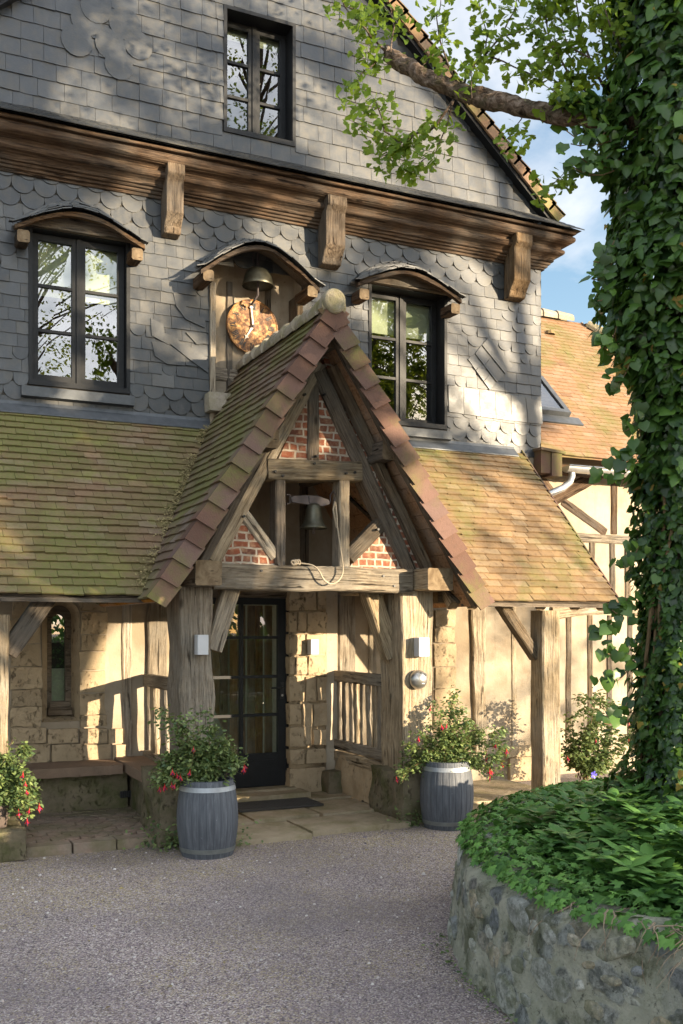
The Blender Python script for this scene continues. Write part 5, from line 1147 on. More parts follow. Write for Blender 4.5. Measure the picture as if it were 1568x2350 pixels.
# clock
cc = onY(580, 749.5, 9.90); clk = thing('wall_clock', 'round rusted gilt clock dial with pale hands below the bell', 'clock', (cc.x, 9.93, cc.z)); CR = .283
mb = MB(); mb.lathe([(0, .018), (CR - .012, .018), (CR - .01, .024), (CR, .022), (CR, .0), (0, 0)], (0, 0, 0), 72); mb.v = [(cc.x + v[0], 9.92 - v[2], cc.z + v[1]) for v in mb.v]; mb.build('dial', MAT['dial'], clk)
mb = MB(); yd = 9.897
def stroke(p, q_, w):
    p, q_ = Vector((p[0], 0, p[1])), Vector((q_[0], 0, q_[1])); d = (q_ - p).normalized(); s = Vector((-d.z, 0, d.x)) * w / 2
    pts = [p - s, q_ - s, q_ + s, p + s]; mb.extrude([Vector((cc.x + v.x, yd, cc.z + v.z)) for v in pts], (0, .004, 0))
ROM = ['XII', 'I', 'II', 'III', 'IIII', 'V', 'VI', 'VII', 'VIII', 'IX', 'X', 'XI']
for h, s in enumerate(ROM):
    ang = R(90 - 30 * h); ux = Vector((math.cos(ang), math.sin(ang))); tx = Vector((math.sin(ang), -math.cos(ang))); wds = {'I': .016, 'V': .036, 'X': .036}; tot = sum(wds[c_] for c_ in s); off = -tot / 2
    for c_ in s:
        w_ = wds[c_]; a_, b_ = off + .004, off + w_ - .004; mdl = (a_ + b_) / 2
        f = lambda o_, rr_: ux * rr_ + tx * o_
        if c_ == 'I': stroke(f(mdl, .175), f(mdl, .245), .0105)
        elif c_ == 'V': stroke(f(a_, .245), f(mdl, .185), .008); stroke(f(b_, .245), f(mdl, .185), .005)
        else: stroke(f(a_, .245), f(b_, .185), .008); stroke(f(b_, .245), f(a_, .185), .005)
        off += w_
    mb.build('numeral', MAT['black'], clk); mb = MB()

def hand(name, ang, ln, w, y):
    a = R(ang); u = Vector((math.cos(a), 0, math.sin(a))); t = Vector((-u.z, 0, u.x)); c0 = Vector((cc.x, y, cc.z)); sh = [(-.05, .5), (0, .9), (.55, .55), (.72, .5), (.78, 1.7), (.84, .6), (1, .12)]
    pts = [c0 + u * ln * s + t * w * f / 2 for s, f in sh] + [c0 + u * ln * s - t * w * f / 2 for s, f in sh[::-1]]
    mb = MB(); mb.extrude(pts, (0, .006, 0)); mb.build(name, MAT['handw'], clk)
hand('minute_hand', 96, .25, .024, 9.878); hand('hour_hand', 238, .17, .030, 9.887)
mb = MB(); mb.lathe([(0, .012), (.015, .008), (.016, -.02)], (0, 0, 0), 12); mb.v = [(cc.x + v[0], 9.872 - v[2], cc.z + v[1]) for v in mb.v]; mb.build('hub', MAT['iron'], clk)
# bells
def bell(label, c, rad, H, mat, prof, clap, group=None):
    t = thing('bell', label, 'bell', c, group); mb = MB(); mb.lathe([(r * rad, z * H) for r, z in prof], (c[0], c[1], c[2]), 40); mb.build('bell_body', mat, t, smooth=True)
    mb = MB(); mb.tube([(c[0], c[1], c[2] + H * .8), (c[0], c[1], c[2] + .02), (c[0], c[1], c[2] - clap)], [.006, .008, .014], 10); mb.build('clapper', MAT['iron'], t, smooth=True); return t
c1 = onY(592, 657, 9.72); bt = bell('dome shaped green bronze bell hanging above the clock', tuple(c1), .162, .19, MAT['bronze'], [(1.0, 0), (1.02, .05), (.95, .18), (.88, .5), (.74, .78), (.45, .94), (0, 1.0), ], .10)
mb = MB(); mb.tube([c1 + Vector((0, 0, .18)), c1 + Vector((0, 0, .42))], .014, 8); mb.tube([c1 + Vector((-.05, 0, .22)), c1 + Vector((-.05, 0, .34)), c1 + Vector((.0, 0, .36))], .008, 6); mb.tube([c1 + Vector((0, 0, -.09)), c1 + Vector((-.02, .03, -.13)), c1 + Vector((-.03, .12, -.16))], .012, 8); mb.build('hanger', MAT['iron'], bt)
c2 = onY(720, 1213, 8.22); bp = bell('bronze hand bell hanging in the open porch gable', tuple(c2), .122, .225, MAT['bronze'], [(1.0, 0), (1.02, .03), (.90, .10), (.74, .25), (.63, .5), (.56, .75), (.50, .9), (.36, .98), (0, 1.0)], .045)
yk = lambda x, y: onY(551 + .2343 * x, 1010 + .2343 * y, 8.20)
mb = MB(); mb.extrude([yk(*p) for p in ((500, 560), (540, 545), (640, 540), (760, 545), (870, 585), (885, 625), (820, 645), (720, 635), (600, 620), (510, 605))][::-1], (0, .05, 0)); yo = mb.build('yoke', MAT['iron'], bp)
mb = MB(); mb.tube([yk(455, 535), yk(490, 535), yk(490, 620), yk(455, 625)], .008, 6); mb.tube([yk(885, 610), yk(885, 540), yk(915, 495), yk(940, 545), yk(925, 600)], .007, 6); mb.tube([yk(675, 545), yk(680, 600), yk(700, 635)], .008, 6); mb.build('bracket', MAT['iron'], bp)
rp = thing('bell_rope', 'pale hemp rope looping from the porch bell over the oak lintel', 'rope', tuple(onY(770, 1160, 8.03))); mb = MB()
def rk(x, y, Y): return onY(551 + .2343 * x, 1010 + .2343 * y, Y)
ctl = [(935, 610, 8.12), (950, 760, 8.08), (955, 860, 8.06), (975, 1000, 8.03), (995, 1130, 8.01), (1008, 1240, 8.0), (1000, 1320, 7.995), (955, 1385, 7.99), (890, 1408, 7.99), (825, 1370, 7.99), (780, 1290, 7.99), (740, 1245, 8.0), (690, 1220, 8.02), (610, 1208, 8.05), (560, 1200, 8.07), (530, 1195, 8.08)]
pts = [rk(*c_) for c_ in ctl]; sm = []
for i in range(len(pts) - 1):
    p0, p1, p2, p3 = pts[max(i - 1, 0)], pts[i], pts[i + 1], pts[min(i + 2, len(pts) - 1)]
    for t in (0, .25, .5, .75): sm.append(.5 * ((2 * p1) + (p2 - p0) * t + (2 * p0 - 5 * p1 + 4 * p2 - p3) * t * t + (3 * p1 - p0 - 3 * p2 + p3) * t ** 3))
mb.tube(sm, .0075, 8); mb.tube([rk(925, 600, 8.12), rk(915, 680, 8.1), rk(945, 860, 8.07)], .009, 6)
mb.build('strand', MAT['rope'], rp, smooth=True)
mb = MB(); kc = rk(545, 1198, 8.05)
for k in range(5): mb.tube([kc + Vector((.022 * math.cos(a_) * (1 - .1 * k) + .012 * (k % 2), -.012 + .01 * k * (k % 2), .018 * math.sin(a_) + .006 * math.cos(2 * a_ + k))) + Vector((.012 * (k - 2), 0, 0)) for a_ in [i * .7 for i in range(10)]], .0085, 6)
mb.build('knot', MAT['rope'], rp, smooth=True)

# ================================================================== RAISED BED
BX, BY, BR = 5.54, 3.6, 2.80
bed = thing('raised_bed', 'round rubble stone raised bed with mossy flint wall in the foreground', 'planter', (BX, BY, 0))
mb = MB(); NA, NZ = 420, 20
def bed_r(a, z): 
    p = Vector((math.cos(a) * BR, math.sin(a) * BR, z)); q = noise.noise(p * 1.1) * .05 + noise.noise(p * 3.4 + Vector((3, 1, 7))) * .035 + noise.noise(p * 9) * .016 + noise.noise(p * 21) * .007
    return BR + .07 * (1 - z / .55) + q
def bed_top(a): return .55 + .05 * noise.noise((math.cos(a) * 3, math.sin(a) * 3, 4))
vs = []
for i in range(NA):
    a = 2 * math.pi * i / NA; zt = bed_top(a)
    for k in range(NZ): z = -.04 + (zt + .04) * k / (NZ - 1); r_0 = bed_r(a, z) - (.05 if k == NZ - 1 else 0); vs.append((BX + r_0 * math.cos(a), BY + r_0 * math.sin(a), z))
    for (dr, dz) in ((.16, .015), (.32, .0)): r_0 = bed_r(a, zt) - dr; vs.append((BX + r_0 * math.cos(a), BY + r_0 * math.sin(a), zt + dz + .015 * noise.noise((r_0 * math.cos(a) * 6, r_0 * math.sin(a) * 6, 1))))
m = NZ + 2
mb.add(vs, [(i * m + k, ((i + 1) % NA) * m + k, ((i + 1) % NA) * m + k + 1, i * m + k + 1) for i in range(NA) for k in range(m - 1)])
mb.build('wall', MAT['rubble'], bed, smooth=True)
rs = random.Random(31); mb = MB()
placed = []
for _ in range(2600):
    a_ = R(rs.uniform(120, 300)); z_ = rs.uniform(.02, .50); s_ = rs.choice((.03, .04, .05, .06, .08, .10)); u_ = a_ * BR
    if noise.noise((u_ * 1.3, z_ * 2.2, 3)) < rs.uniform(-.15, .45): continue
    if any((u_ - q0) ** 2 / 1.5 + (z_ - q1) ** 2 < (s_ + q2) ** 2 * .95 for q0, q1, q2 in placed): continue
    placed.append((u_, z_, s_)); sx, sz = s_ * rs.uniform(1.0, 1.7), s_ * rs.uniform(.6, .95); r0 = bed_r(a_, z_); tl = rs.uniform(-.5, .5); tt = rs.random(); N_ = 9; vs = []; pr = rs.uniform(.005, .016)
    rv = Vector((math.cos(a_), math.sin(a_), 0)); tv = Vector((-math.sin(a_), math.cos(a_), 0)); c_ = Vector((BX, BY, z_)) + rv * r0
    for i in range(4):
        f_ = (1.08, .92, .62, .0)[i]; hgt = (-.03, .35 * pr, pr * .9, pr)[i]
        for j in range(N_):
            th = 2 * math.pi * j / N_; w_ = 1 + .22 * noise.noise((math.cos(th) * 1.4 + u_ * 3, math.sin(th) * 1.4, z_ * 9)); x_, y_ = sx * f_ * w_ * math.cos(th), sz * f_ * w_ * math.sin(th)
            x_, y_ = x_ * math.cos(tl) - y_ * math.sin(tl), x_ * math.sin(tl) + y_ * math.cos(tl); vs.append(c_ + tv * x_ + Vector((0, 0, y_)) + rv * (hgt + .006 * noise.noise((x_ * 30, y_ * 30, u_))))
    mb.add(vs, [(i * N_ + j, i * N_ + (j + 1) % N_, (i + 1) * N_ + (j + 1) % N_, (i + 1) * N_ + j) for i in range(3) for j in range(N_)], tt)
mb.build('set_stones', MAT['flint'], bed, smooth=False)
def mound(r): return .52 + .15 * max(0, 1 - (r / 2.7) ** 2)
mb = MB(); mb.lathe([(0, mound(0))] + [(2.75 * k / 12, mound(2.75 * k / 12) - .03) for k in range(1, 13)], (BX, BY, 0), 60); mb.build('soil', MAT['soil'], bed, smooth=True)
g = np.random.default_rng(11)
def disc_pts(n, r0, r1):
    a = g.random(n) * 2 * math.pi; r = np.sqrt(r0 ** 2 + (r1 ** 2 - r0 ** 2) * g.random(n)); x = BX + r * np.cos(a); y = BY + r * np.sin(a)
    d = x * sn + y * cs; px = CAM_CX + CAM_F * (x * cs - y * sn) / np.maximum(d, .2); keep = (d > .5) & (px < 1720); return x[keep], y[keep], r[keep], a[keep]
# ivy rim cascading over the wall
x, y, r, a = disc_pts(17000, 1.9, 2.80); n = len(x)
z = .52 + .15 * np.maximum(0, 1 - (r / 2.7) ** 2) + g.random(n) * .11
nearf = np.clip((-np.sin(a) - .55) * 3, 0, 1); over = (r > 2.66); r = np.where(over, r + .07 * nearf, r); x = BX + r * np.cos(a); y = BY + r * np.sin(a); z[over] = .60 - g.random(over.sum()) * (.03 + .15 * nearf[over] * (.3 + .7 * (np.sin(a[over] * 9) * .5 + .5))); 
P = np.stack([x, y, z], 1); out = np.stack([np.cos(a), np.sin(a), np.zeros(n)], 1)
Nn = np.where(over[:, None], out * .8, out * .15) + np.stack([g.normal(0, .35, n), g.normal(0, .35, n), np.full(n, .9)], 1)
T = out * .8 + np.stack([g.normal(0, .7, n), g.normal(0, .7, n), np.where(over, -.35 - .5 * nearf, -.1)], 1)
o = leafmesh('ivy_ground_cover', P, Nn, T, g.uniform(.028, .066, n), *STAR, MAT['ground'], None, np.clip(g.normal(.5, .25, n), 0, 1)); tag(o, 'bright green ivy carpeting the rim of the raised bed', 'ground cover', kind='stuff')
# rosettes of lance shaped leaves
x, y, r, a = disc_pts(1500, 0, 2.45); P, Nn, T, S, TI = [], [], [], [], []
rr = random.Random(6)
for i in range(len(x)):
    base = np.array([x[i], y[i], mound(r[i]) + .03]); hh = rr.uniform(.06, .24) * (1 if r[i] < 2.1 else .55) * (.45 if y[i] > 4.9 else 1); nl = rr.randint(5, 8); a0 = rr.random() * 6; sz = rr.uniform(.085, .145)
    tl = np.array([rr.gauss(0, .12), rr.gauss(0, .12), 1.0]); tip = base + tl * hh; tv = rr.random()
    for ly in (0, 1):
        for k in range(nl):
            b = a0 + ly * .5 + k * 2 * math.pi / nl + rr.gauss(0, .15); el = rr.uniform(.1, .8) + (.15 if ly else 0); d = np.array([math.cos(b), math.sin(b), el])
            P.append(tip - tl * ly * .05); T.append(d); Nn.append(np.array([-math.cos(b) * el, -math.sin(b) * el, 1.0])); S.append(sz * rr.uniform(.75, 1.1)); TI.append(min(1, max(0, tv * .5 + rr.random() * .4)))
o = leafmesh('leafy_ground_cover', P, Nn, T, S, *BROAD, MAT['ground'], None, np.array(TI)); tag(o, 'dark green whorled lance leaves covering the middle of the bed', 'ground cover', kind='stuff')
x, y, r, a = disc_pts(6500, 0, 2.6); n = len(x); z = .50 + .15 * np.maximum(0, 1 - (r / 2.7) ** 2) + g.random(n) * .10
P = np.stack([x, y, z], 1); o = leafmesh('low_ground_cover', P, np.stack([g.normal(0, .5, n), g.normal(0, .5, n), np.ones(n)], 1), g.normal(0, 1, (n, 3)), g.uniform(.05, .10, n), *HEART, MAT['ground'], None, g.random(n) * .6); tag(o, 'low dark foliage filling gaps in the raised bed', 'ground cover', kind='stuff')
# bare roots hanging over the coping
mb = MB()
for k in range(170):
    a_ = R(rr.uniform(175, 285)); zt = bed_top(a_); r0 = BR - .06 + rr.uniform(-.05, .03); p = Vector((BX + r0 * math.cos(a_), BY + r0 * math.sin(a_), zt + .03)); pts = [p]; d = Vector((math.cos(a_) * .4 + rr.gauss(0, .5), math.sin(a_) * .4 + rr.gauss(0, .5), rr.uniform(-.2, .2))); ln = rr.uniform(.02, .05)
    for s in range(6): d = (d + Vector((math.cos(a_) * .1 + rr.gauss(0, .35), math.sin(a_) * .1 + rr.gauss(0, .35), -.28 + rr.gauss(0, .25)))).normalized(); pts.append(pts[-1] + d * ln)
    pts = [Vector((q_.x, q_.y, max(q_.z, .35))) for q_ in pts]
    mb.tube(pts, [rr.uniform(.0022, .0045) * (1 - .12 * s) for s in range(7)], 5)
tag(mb.build('ivy_roots', MAT['root'], None), 'tangle of pale dry ivy roots along the bed coping', 'roots', kind='stuff')
# one blue flower among the leaves
bfp = onD(1362, 1778, 7.3); pf = thing('blue_flower', 'single small blue flower among the bed foliage', 'flower', tuple(bfp)); mb = MB()
for k in range(5):
    b = k * 2 * math.pi / 5; u = Vector((math.cos(b), -.25, math.sin(b))); t_ = Vector((-math.sin(b), 0, math.cos(b))); c_ = bfp
    mb.add([c_, c_ + u * .012 - t_ * .006, c_ + u * .026 - t_ * .009, c_ + u * .028 + t_ * .008, c_ + u * .012 + t_ * .006], [(0, 1, 2, 3, 4)])
mb.build('petals', MAT['blue'], pf); mb = MB(); mb.tube([bfp + Vector((0, .004, 0)), bfp + Vector((.005, .02, -.12))], .002, 5); mb.build('stalk', MAT['stem'], pf)

# ================================================================== IVY TREE
TD = 6.1; tx, ty = onD(1578, 1440, TD).x, onD(1578, 1440, TD).y
tree = thing('ginkgo_tree', 'tall ginkgo trunk wrapped in ivy with one sawn limb reaching left', 'tree', (tx, ty, .6))
mb = MB(); zs = [.4 + i * .3 for i in range(32)]
mb.tube([(tx + .05 * math.sin(z * .7), ty + .04 * math.cos(z), z) for z in zs], [.25 - .010 * z + (.10 if z < .8 else 0) for z in zs], 18); mb.build('trunk', MAT['bark'], tree, smooth=True)
bpx = [(1575, 300), (1440, 268), (1360, 268), (1290, 264), (1240, 256), (1180, 240), (1120, 228), (1080, 217), (1040, 203), (1000, 186), (960, 168), (925, 148), (900, 130), (884, 122)]
bd = [6.1, 6.1, 6.12, 6.15, 6.2, 6.25, 6.3, 6.34, 6.38, 6.4, 6.42, 6.45, 6.47, 6.48]; bw = [62, 50, 45, 42, 41, 41, 40, 39, 37, 35, 34, 35, 36, 33]
bp_ = [onD(*p, d) for p, d in zip(bpx, bd)]
sm = []; rw = []
for i in range(len(bp_) - 1):
    for t in (0, .1, .2, .3, .4, .5, .6, .7, .8, .9):
        q_ = bp_[i].lerp(bp_[i + 1], t); sm.append(q_ + noise.noise_vector(q_ * 6) * .008); rw.append((bw[i] + (bw[i + 1] - bw[i]) * t) / CAM_F * bd[i] * .5 * (1 + .10 * noise.noise(q_ * 5)))
sm.append(bp_[-1]); rw.append(bw[-1] / CAM_F * bd[-1] * .5)
mb = MB(); mb.tube(sm, rw, 26)
mb.v = [tuple(Vector(v) + noise.noise_vector(Vector(v) * 11) * .016 + noise.noise_vector(Vector(v) * 38) * .007) for v in mb.v]
limb = mb.build('limb', MAT['bark'], tree, smooth=True)
# twigs and fan leaves
TW = [([(1060, 212), (1075, 160), (1110, 128), (1150, 85), (1180, 25), (1192, -40)], 6.34, .010), ([(1110, 128), (1180, 150), (1250, 178), (1310, 195)], 6.3, .006), ([(1110, 128), (1120, 80), (1105, 40), (1095, -20)], 6.3, .005), ([(1052, 195), (1028, 150), (1012, 95), (1002, 40), (1012, 0)], 6.36, .008),
      ([(1042, 232), (1000, 290), (955, 306), (915, 330), (885, 300), (870, 250), (858, 225)], 6.4, .010), ([(955, 306), (935, 335), (900, 350), (872, 362)], 6.4, .005), ([(1040, 235), (1025, 290), (1000, 350), (960, 375), (942, 392)], 6.35, .006), ([(915, 330), (870, 320), (830, 290), (800, 275)], 6.42, .005), ([(885, 118), (850, 85), (822, 45), (790, 15), (775, -30)], 6.48, .009), ([(885, 118), (855, 150), (828, 170), (812, 205), (818, 250)], 6.48, .006),
      ([(870, 105), (845, 120), (820, 120)], 6.5, .004), ([(895, 120), (905, 60), (895, 10), (880, -40)], 6.45, .006), ([(960, 165), (985, 140), (990, 110)], 6.42, .004), ([(1200, 262), (1185, 290), (1165, 320), (1180, 330)], 6.22, .004), ([(1390, 240), (1340, 205), (1290, 150), (1260, 90), (1250, 20), (1245, -40)], 6.2, .010), ([(1290, 150), (1240, 140), (1200, 150)], 6.2, .005),
      ([(1385, 200), (1350, 130), (1330, 60), (1320, -30)], 6.15, .010), ([(1350, 130), (1300, 100), (1285, 40)], 6.1, .006), ([(1395, 180), (1385, 100), (1375, 30), (1370, -40)], 6.3, .010), ([(1330, 60), (1290, 20), (1270, -20)], 6.2, .005), ([(1390, 260), (1330, 235), (1280, 215), (1240, 190)], 6.05, .006), ([(1430, 120), (1400, 60), (1380, -10)], 6.0, .008), ([(1150, 85), (1200, 70), (1230, 40)], 6.32, .005), ([(1085, 225), (1080, 160), (1110, 110)], 6.2, .004),
      ([(800, 20), (840, 30), (870, 15)], 6.5, .004), ([(920, 350), (900, 372), (930, 392)], 6.38, .004), ([(1345, 360), (1310, 385), (1275, 415), (1245, 440)], 6.05, .004)]
mbt = MB(); P, Nn, T, S, TI = [], [], [], [], []
rr = random.Random(14)
for ti, (pp, d, w) in enumerate(TW):
    q_ = [onD(*p, d + .06 * math.sin(i * 1.7 + ti)) for i, p in enumerate(pp)]; fine = []
    for i in range(len(q_) - 1):
        for t in (0, .33, .66): fine.append(q_[i].lerp(q_[i + 1], t) + noise.noise_vector(q_[i] * 9 + Vector((t, 0, 0))) * .012)
    fine.append(q_[-1]); N = len(fine); mbt.tube(fine, [w * (1 - .75 * i / N) for i in range(N)], 6)
    dens = 3.2 if pp[0][0] > 1280 and pp[0][1] < 250 else 1.7
    for i in range(2, N):
        for _ in range(max(1, int(dens * rr.uniform(.6, 2.2)))):
            sp = fine[i] + Vector((rr.gauss(0, .03), rr.gauss(0, .05), rr.gauss(0, .03))); 
            for _k in range(rr.randint(3, 5)):
                dr = Vector((rr.gauss(0, .8), rr.gauss(0, .8), rr.gauss(-.35, .5))).normalized(); pt = sp + dr * rr.uniform(.035, .065)
                P.append(pt); T.append(dr); Nn.append((rr.gauss(-.3, .6), rr.gauss(-.5, .6), rr.gauss(.5, .4))); S.append(rr.uniform(.040, .068)); TI.append(min(1, max(0, rr.gauss(.45, .25))))
mbt.build('twigs', MAT['bark'], tree, smooth=True)
leafmesh('fan_foliage', P, Nn, T, S, *FAN, MAT['ginkgo'], tree, np.array(TI))
# crown above the frame, thin
P, Nn, T, S = [], [], [], []
for _ in range(90):
    c_ = Vector((tx + rr.gauss(1.2, 1.0), ty + rr.gauss(0, 1.0), rr.uniform(7.8, 10.0)))
    for _k in range(30): P.append(c_ + Vector((rr.gauss(0, .2), rr.gauss(0, .2), rr.gauss(0, .2)))); T.append((rr.gauss(0, 1), rr.gauss(0, 1), -.4)); Nn.append((rr.gauss(0, .5), rr.gauss(0, .5), 1)); S.append(.07)
leafmesh('crown', P, Nn, T, S, *FAN, MAT['ginkgo'], tree)

# climbing ivy
ivy = thing('climbing_ivy', 'thick dark glossy ivy covering the whole tree trunk at the right edge', 'ivy', (tx, ty, .6))
prof_i = [(-260, 1390), (0, 1392), (120, 1388), (230, 1372), (300, 1352), (420, 1372), (560, 1384), (640, 1374), (720, 1392), (800, 1398), (880, 1440), (950, 1462), (1030, 1456), (1120, 1454), (1250, 1457), (1400, 1447), (1500, 1442), (1620, 1448), (1740, 1428), (1850, 1385)]
pz = [1.8 + (1440 - y) / CAM_F * TD for y, _ in prof_i][::-1]; prr = [(1578 - x) / CAM_F * TD for _, x in prof_i][::-1]
n = 34000; z = np.where(g.random(n) < .16, g.uniform(.55, 2.2, n), g.uniform(.55, 6.3, n)); ph = g.random(n) * 2 * math.pi
face = math.atan2(-ty, -tx); dphi = np.abs((ph - face + math.pi) % (2 * math.pi) - math.pi); keep = (dphi < 1.9) | (g.random(n) < .35); z, ph = z[keep], ph[keep]; n = len(z)
Rz = np.interp(z, pz, prr); lump = np.array([noise.noise((math.cos(p) * 2.2, math.sin(p) * 2.2, q_ * 1.9)) + .6 * noise.noise((math.cos(p) * 5, math.sin(p) * 5, q_ * 4.4)) for p, q_ in zip(ph, z)])
u = g.random(n); rad = Rz * (.50 + .36 * np.sqrt(u)) + lump * .125
P = np.stack([tx + rad * np.cos(ph), ty + rad * np.sin(ph), z], 1); out = np.stack([np.cos(ph), np.sin(ph), np.zeros(n)], 1)
Nn = out * .85 + np.stack([g.normal(0, .38, n), g.normal(0, .38, n), np.full(n, .42) + g.normal(0, .42, n)], 1); T = np.stack([g.normal(0, .6, n), g.normal(0, .6, n), np.full(n, -1.0)], 1) + out * .25
big = g.random(n) < .5; size = np.where(z > 2.6, .040 + .068 * g.random(n) ** 1.9, .027 + .046 * g.random(n) ** 1.6); ti = np.clip(g.normal(.26, .24, n) + .25 * (u > .8) * g.random(n) + .22 * (z > 2.8) * (u > .6), 0, 1)
hi = big & (z > 1.6)
leafmesh('ivy_leaves', P[hi], Nn[hi], T[hi], size[hi], *HEART, MAT['ivy'], ivy, ti[hi]); leafmesh('lobed_ivy_leaves', P[~hi], Nn[~hi], T[~hi], size[~hi], *IVY, MAT['ivy'], ivy, ti[~hi])
dd = g.choice(np.arange(len(P))[(u > .75)], 150, replace=False); leafmesh('withered_leaves', P[dd] + out[dd] * .02, Nn[dd], T[dd], size[dd] * .8, *IVY, MAT['dryivy'], ivy, g.random(150))
# ivy on the limb, plus loose sprigs sticking out of the outline
P, Nn, T, S, TI = [], [], [], [], []; mb = MB()
for _ in range(520):
    t = rr.random() ** 1.5; p = onD(1400, 266, 6.1).lerp(onD(1270, 250, 6.16), t); a_ = rr.random() * 6.28; off = Vector((rr.gauss(0, .03), math.cos(a_) * .09, abs(math.sin(a_)) * .11 - .02 + (.0 if rr.random() < .7 else -.10 * (1 - t)))); P.append(p + off); Nn.append((rr.gauss(-.2, .5), rr.gauss(-.6, .4), rr.gauss(.5, .4))); T.append((rr.gauss(-.3, .5), rr.gauss(0, .4), -.8)); S.append(rr.uniform(.045, .085)); TI.append(min(1, max(0, rr.gauss(.4, .2))))
for (x0, y0, x1, y1) in ((1380, 300, 1310, 330), (1385, 330, 1300, 300), (1390, 400, 1300, 372), (1390, 560, 1362, 600), (1390, 600, 1358, 640), (1385, 640, 1372, 690), (1400, 740, 1385, 800), (1430, 830, 1405, 880), (1450, 930, 1430, 990), (1440, 1020, 1408, 1060), (1440, 1060, 1400, 1090), (1450, 1250, 1425, 1300), (1440, 1480, 1395, 1500), (1430, 1530, 1390, 1560), (1420, 1620, 1385, 1660), (1400, 380, 1330, 360), (1395, 340, 1340, 380), (1420, 1380, 1405, 1400), (1410, 1420, 1380, 1450)):
    a_, b_ = onD(x0 + 20, y0 - 8, 5.95), onD(x1, y1, 5.9); q_ = [a_.lerp(b_, t) + Vector((0, 0, -.05 * t * (1 - t) * 4)) for t in (0, .25, .5, .75, 1)]; mb.tube(q_, .0035, 5)
    for _ in range(13): t = rr.random(); p = a_.lerp(b_, t); P.append(p + Vector((rr.gauss(0, .025), rr.gauss(0, .04), rr.gauss(0, .025)))); Nn.append((rr.gauss(-.4, .5), rr.gauss(-.7, .4), rr.gauss(.4, .4))); T.append((rr.gauss(-.4, .5), rr.gauss(0, .4), -.8)); S.append(rr.uniform(.045, .085)); TI.append(min(1, max(0, rr.gauss(.5, .25))))
leafmesh('ivy_sprigs', P, Nn, T, S, *HEART, MAT['ivy'], ivy, np.array(TI)); mb.build('ivy_stems', MAT['stem'], ivy)
mb = MB()
for k in range(9):
    a_ = rr.random() * 6.28; pts = []
    for i in range(20): zz = .5 + i * .28; a2 = a_ + .35 * math.sin(i * .7 + k); pts.append((tx + (.24 + .03 * math.sin(i + k)) * math.cos(a2), ty + (.24 + .03 * math.sin(i + k)) * math.sin(a2), zz))
    mb.tube(pts, .012, 6)
mb.build('climbing_stems', MAT['stem'], ivy, smooth=True)

# ================================================================== LITTER, WEEDS
P, Nn, T, S = [], [], [], []
for _ in range(1500):
    t = rr.random() ** .8; zz = EZ + t * (TZ - EZ) * .97; x = porch_left_x(zz) - abs(rr.gauss(0, .05)) * (1.3 - t * .6) + .0; yy = EY + (zz - EZ) * (TY - EY) / (TZ - EZ); cl = noise.noise((zz * 5, 3, 1))
    if cl < -.25: continue
    P.append((x, yy - .02, zz + .028 + abs(rr.gauss(0, .012)))); Nn.append((rr.gauss(0, .5), rr.gauss(-.6, .4), 1)); T.append((rr.gauss(0, 1), rr.gauss(0, 1), rr.gauss(0, .5))); S.append(rr.uniform(.012, .028))
o = leafmesh('leaf_litter', P, Nn, T, S, *CARD, MAT['litter']); tag(o, 'dry leaf litter gathered in the left roof valley', 'litter', kind='stuff')
P, Nn, T, S = [], [], [], []
for (cx_, cy_, n_, sp) in ((2.30, 7.95, 260, .12), (2.12, 8.1, 120, .1), (4.5, 7.93, 160, .14), (4.9, 8.0, 100, .1), (2.75, 7.80, 60, .08), (4.3, 5.2, 0, .1)):
    for _ in range(n_): h_ = abs(rr.gauss(0, .09)); P.append((cx_ + rr.gauss(0, sp), cy_ + rr.gauss(0, .05), .01 + h_)); Nn.append((rr.gauss(0, .6), rr.gauss(-.4, .5), 1)); T.append((rr.gauss(0, 1), rr.gauss(-.4, .8), rr.gauss(.2, .5))); S.append(rr.uniform(.02, .045))
o = leafmesh('weeds', P, Nn, T, S, *OVAL, MAT['fuchsia']); tag(o, 'low green weeds at the foot of the porch posts', 'weeds', kind='stuff')
P, Nn, T, S = [], [], [], []
for _ in range(420):
    a_ = R(rr.uniform(150, 240)); r0 = BR + .08 + abs(rr.gauss(0, .05)); P.append((BX + r0 * math.cos(a_), BY + r0 * math.sin(a_), .005 + abs(rr.gauss(0, .02)))); Nn.append((rr.gauss(0, .5), rr.gauss(0, .5), 1)); T.append((rr.gauss(0, 1), rr.gauss(0, 1), .2)); S.append(rr.uniform(.012, .03))
o = leafmesh('small_weeds', P, Nn, T, S, *OVAL, MAT['fuchsia']); tag(o, 'tiny weeds in the gravel along the bed wall', 'weeds', kind='stuff')

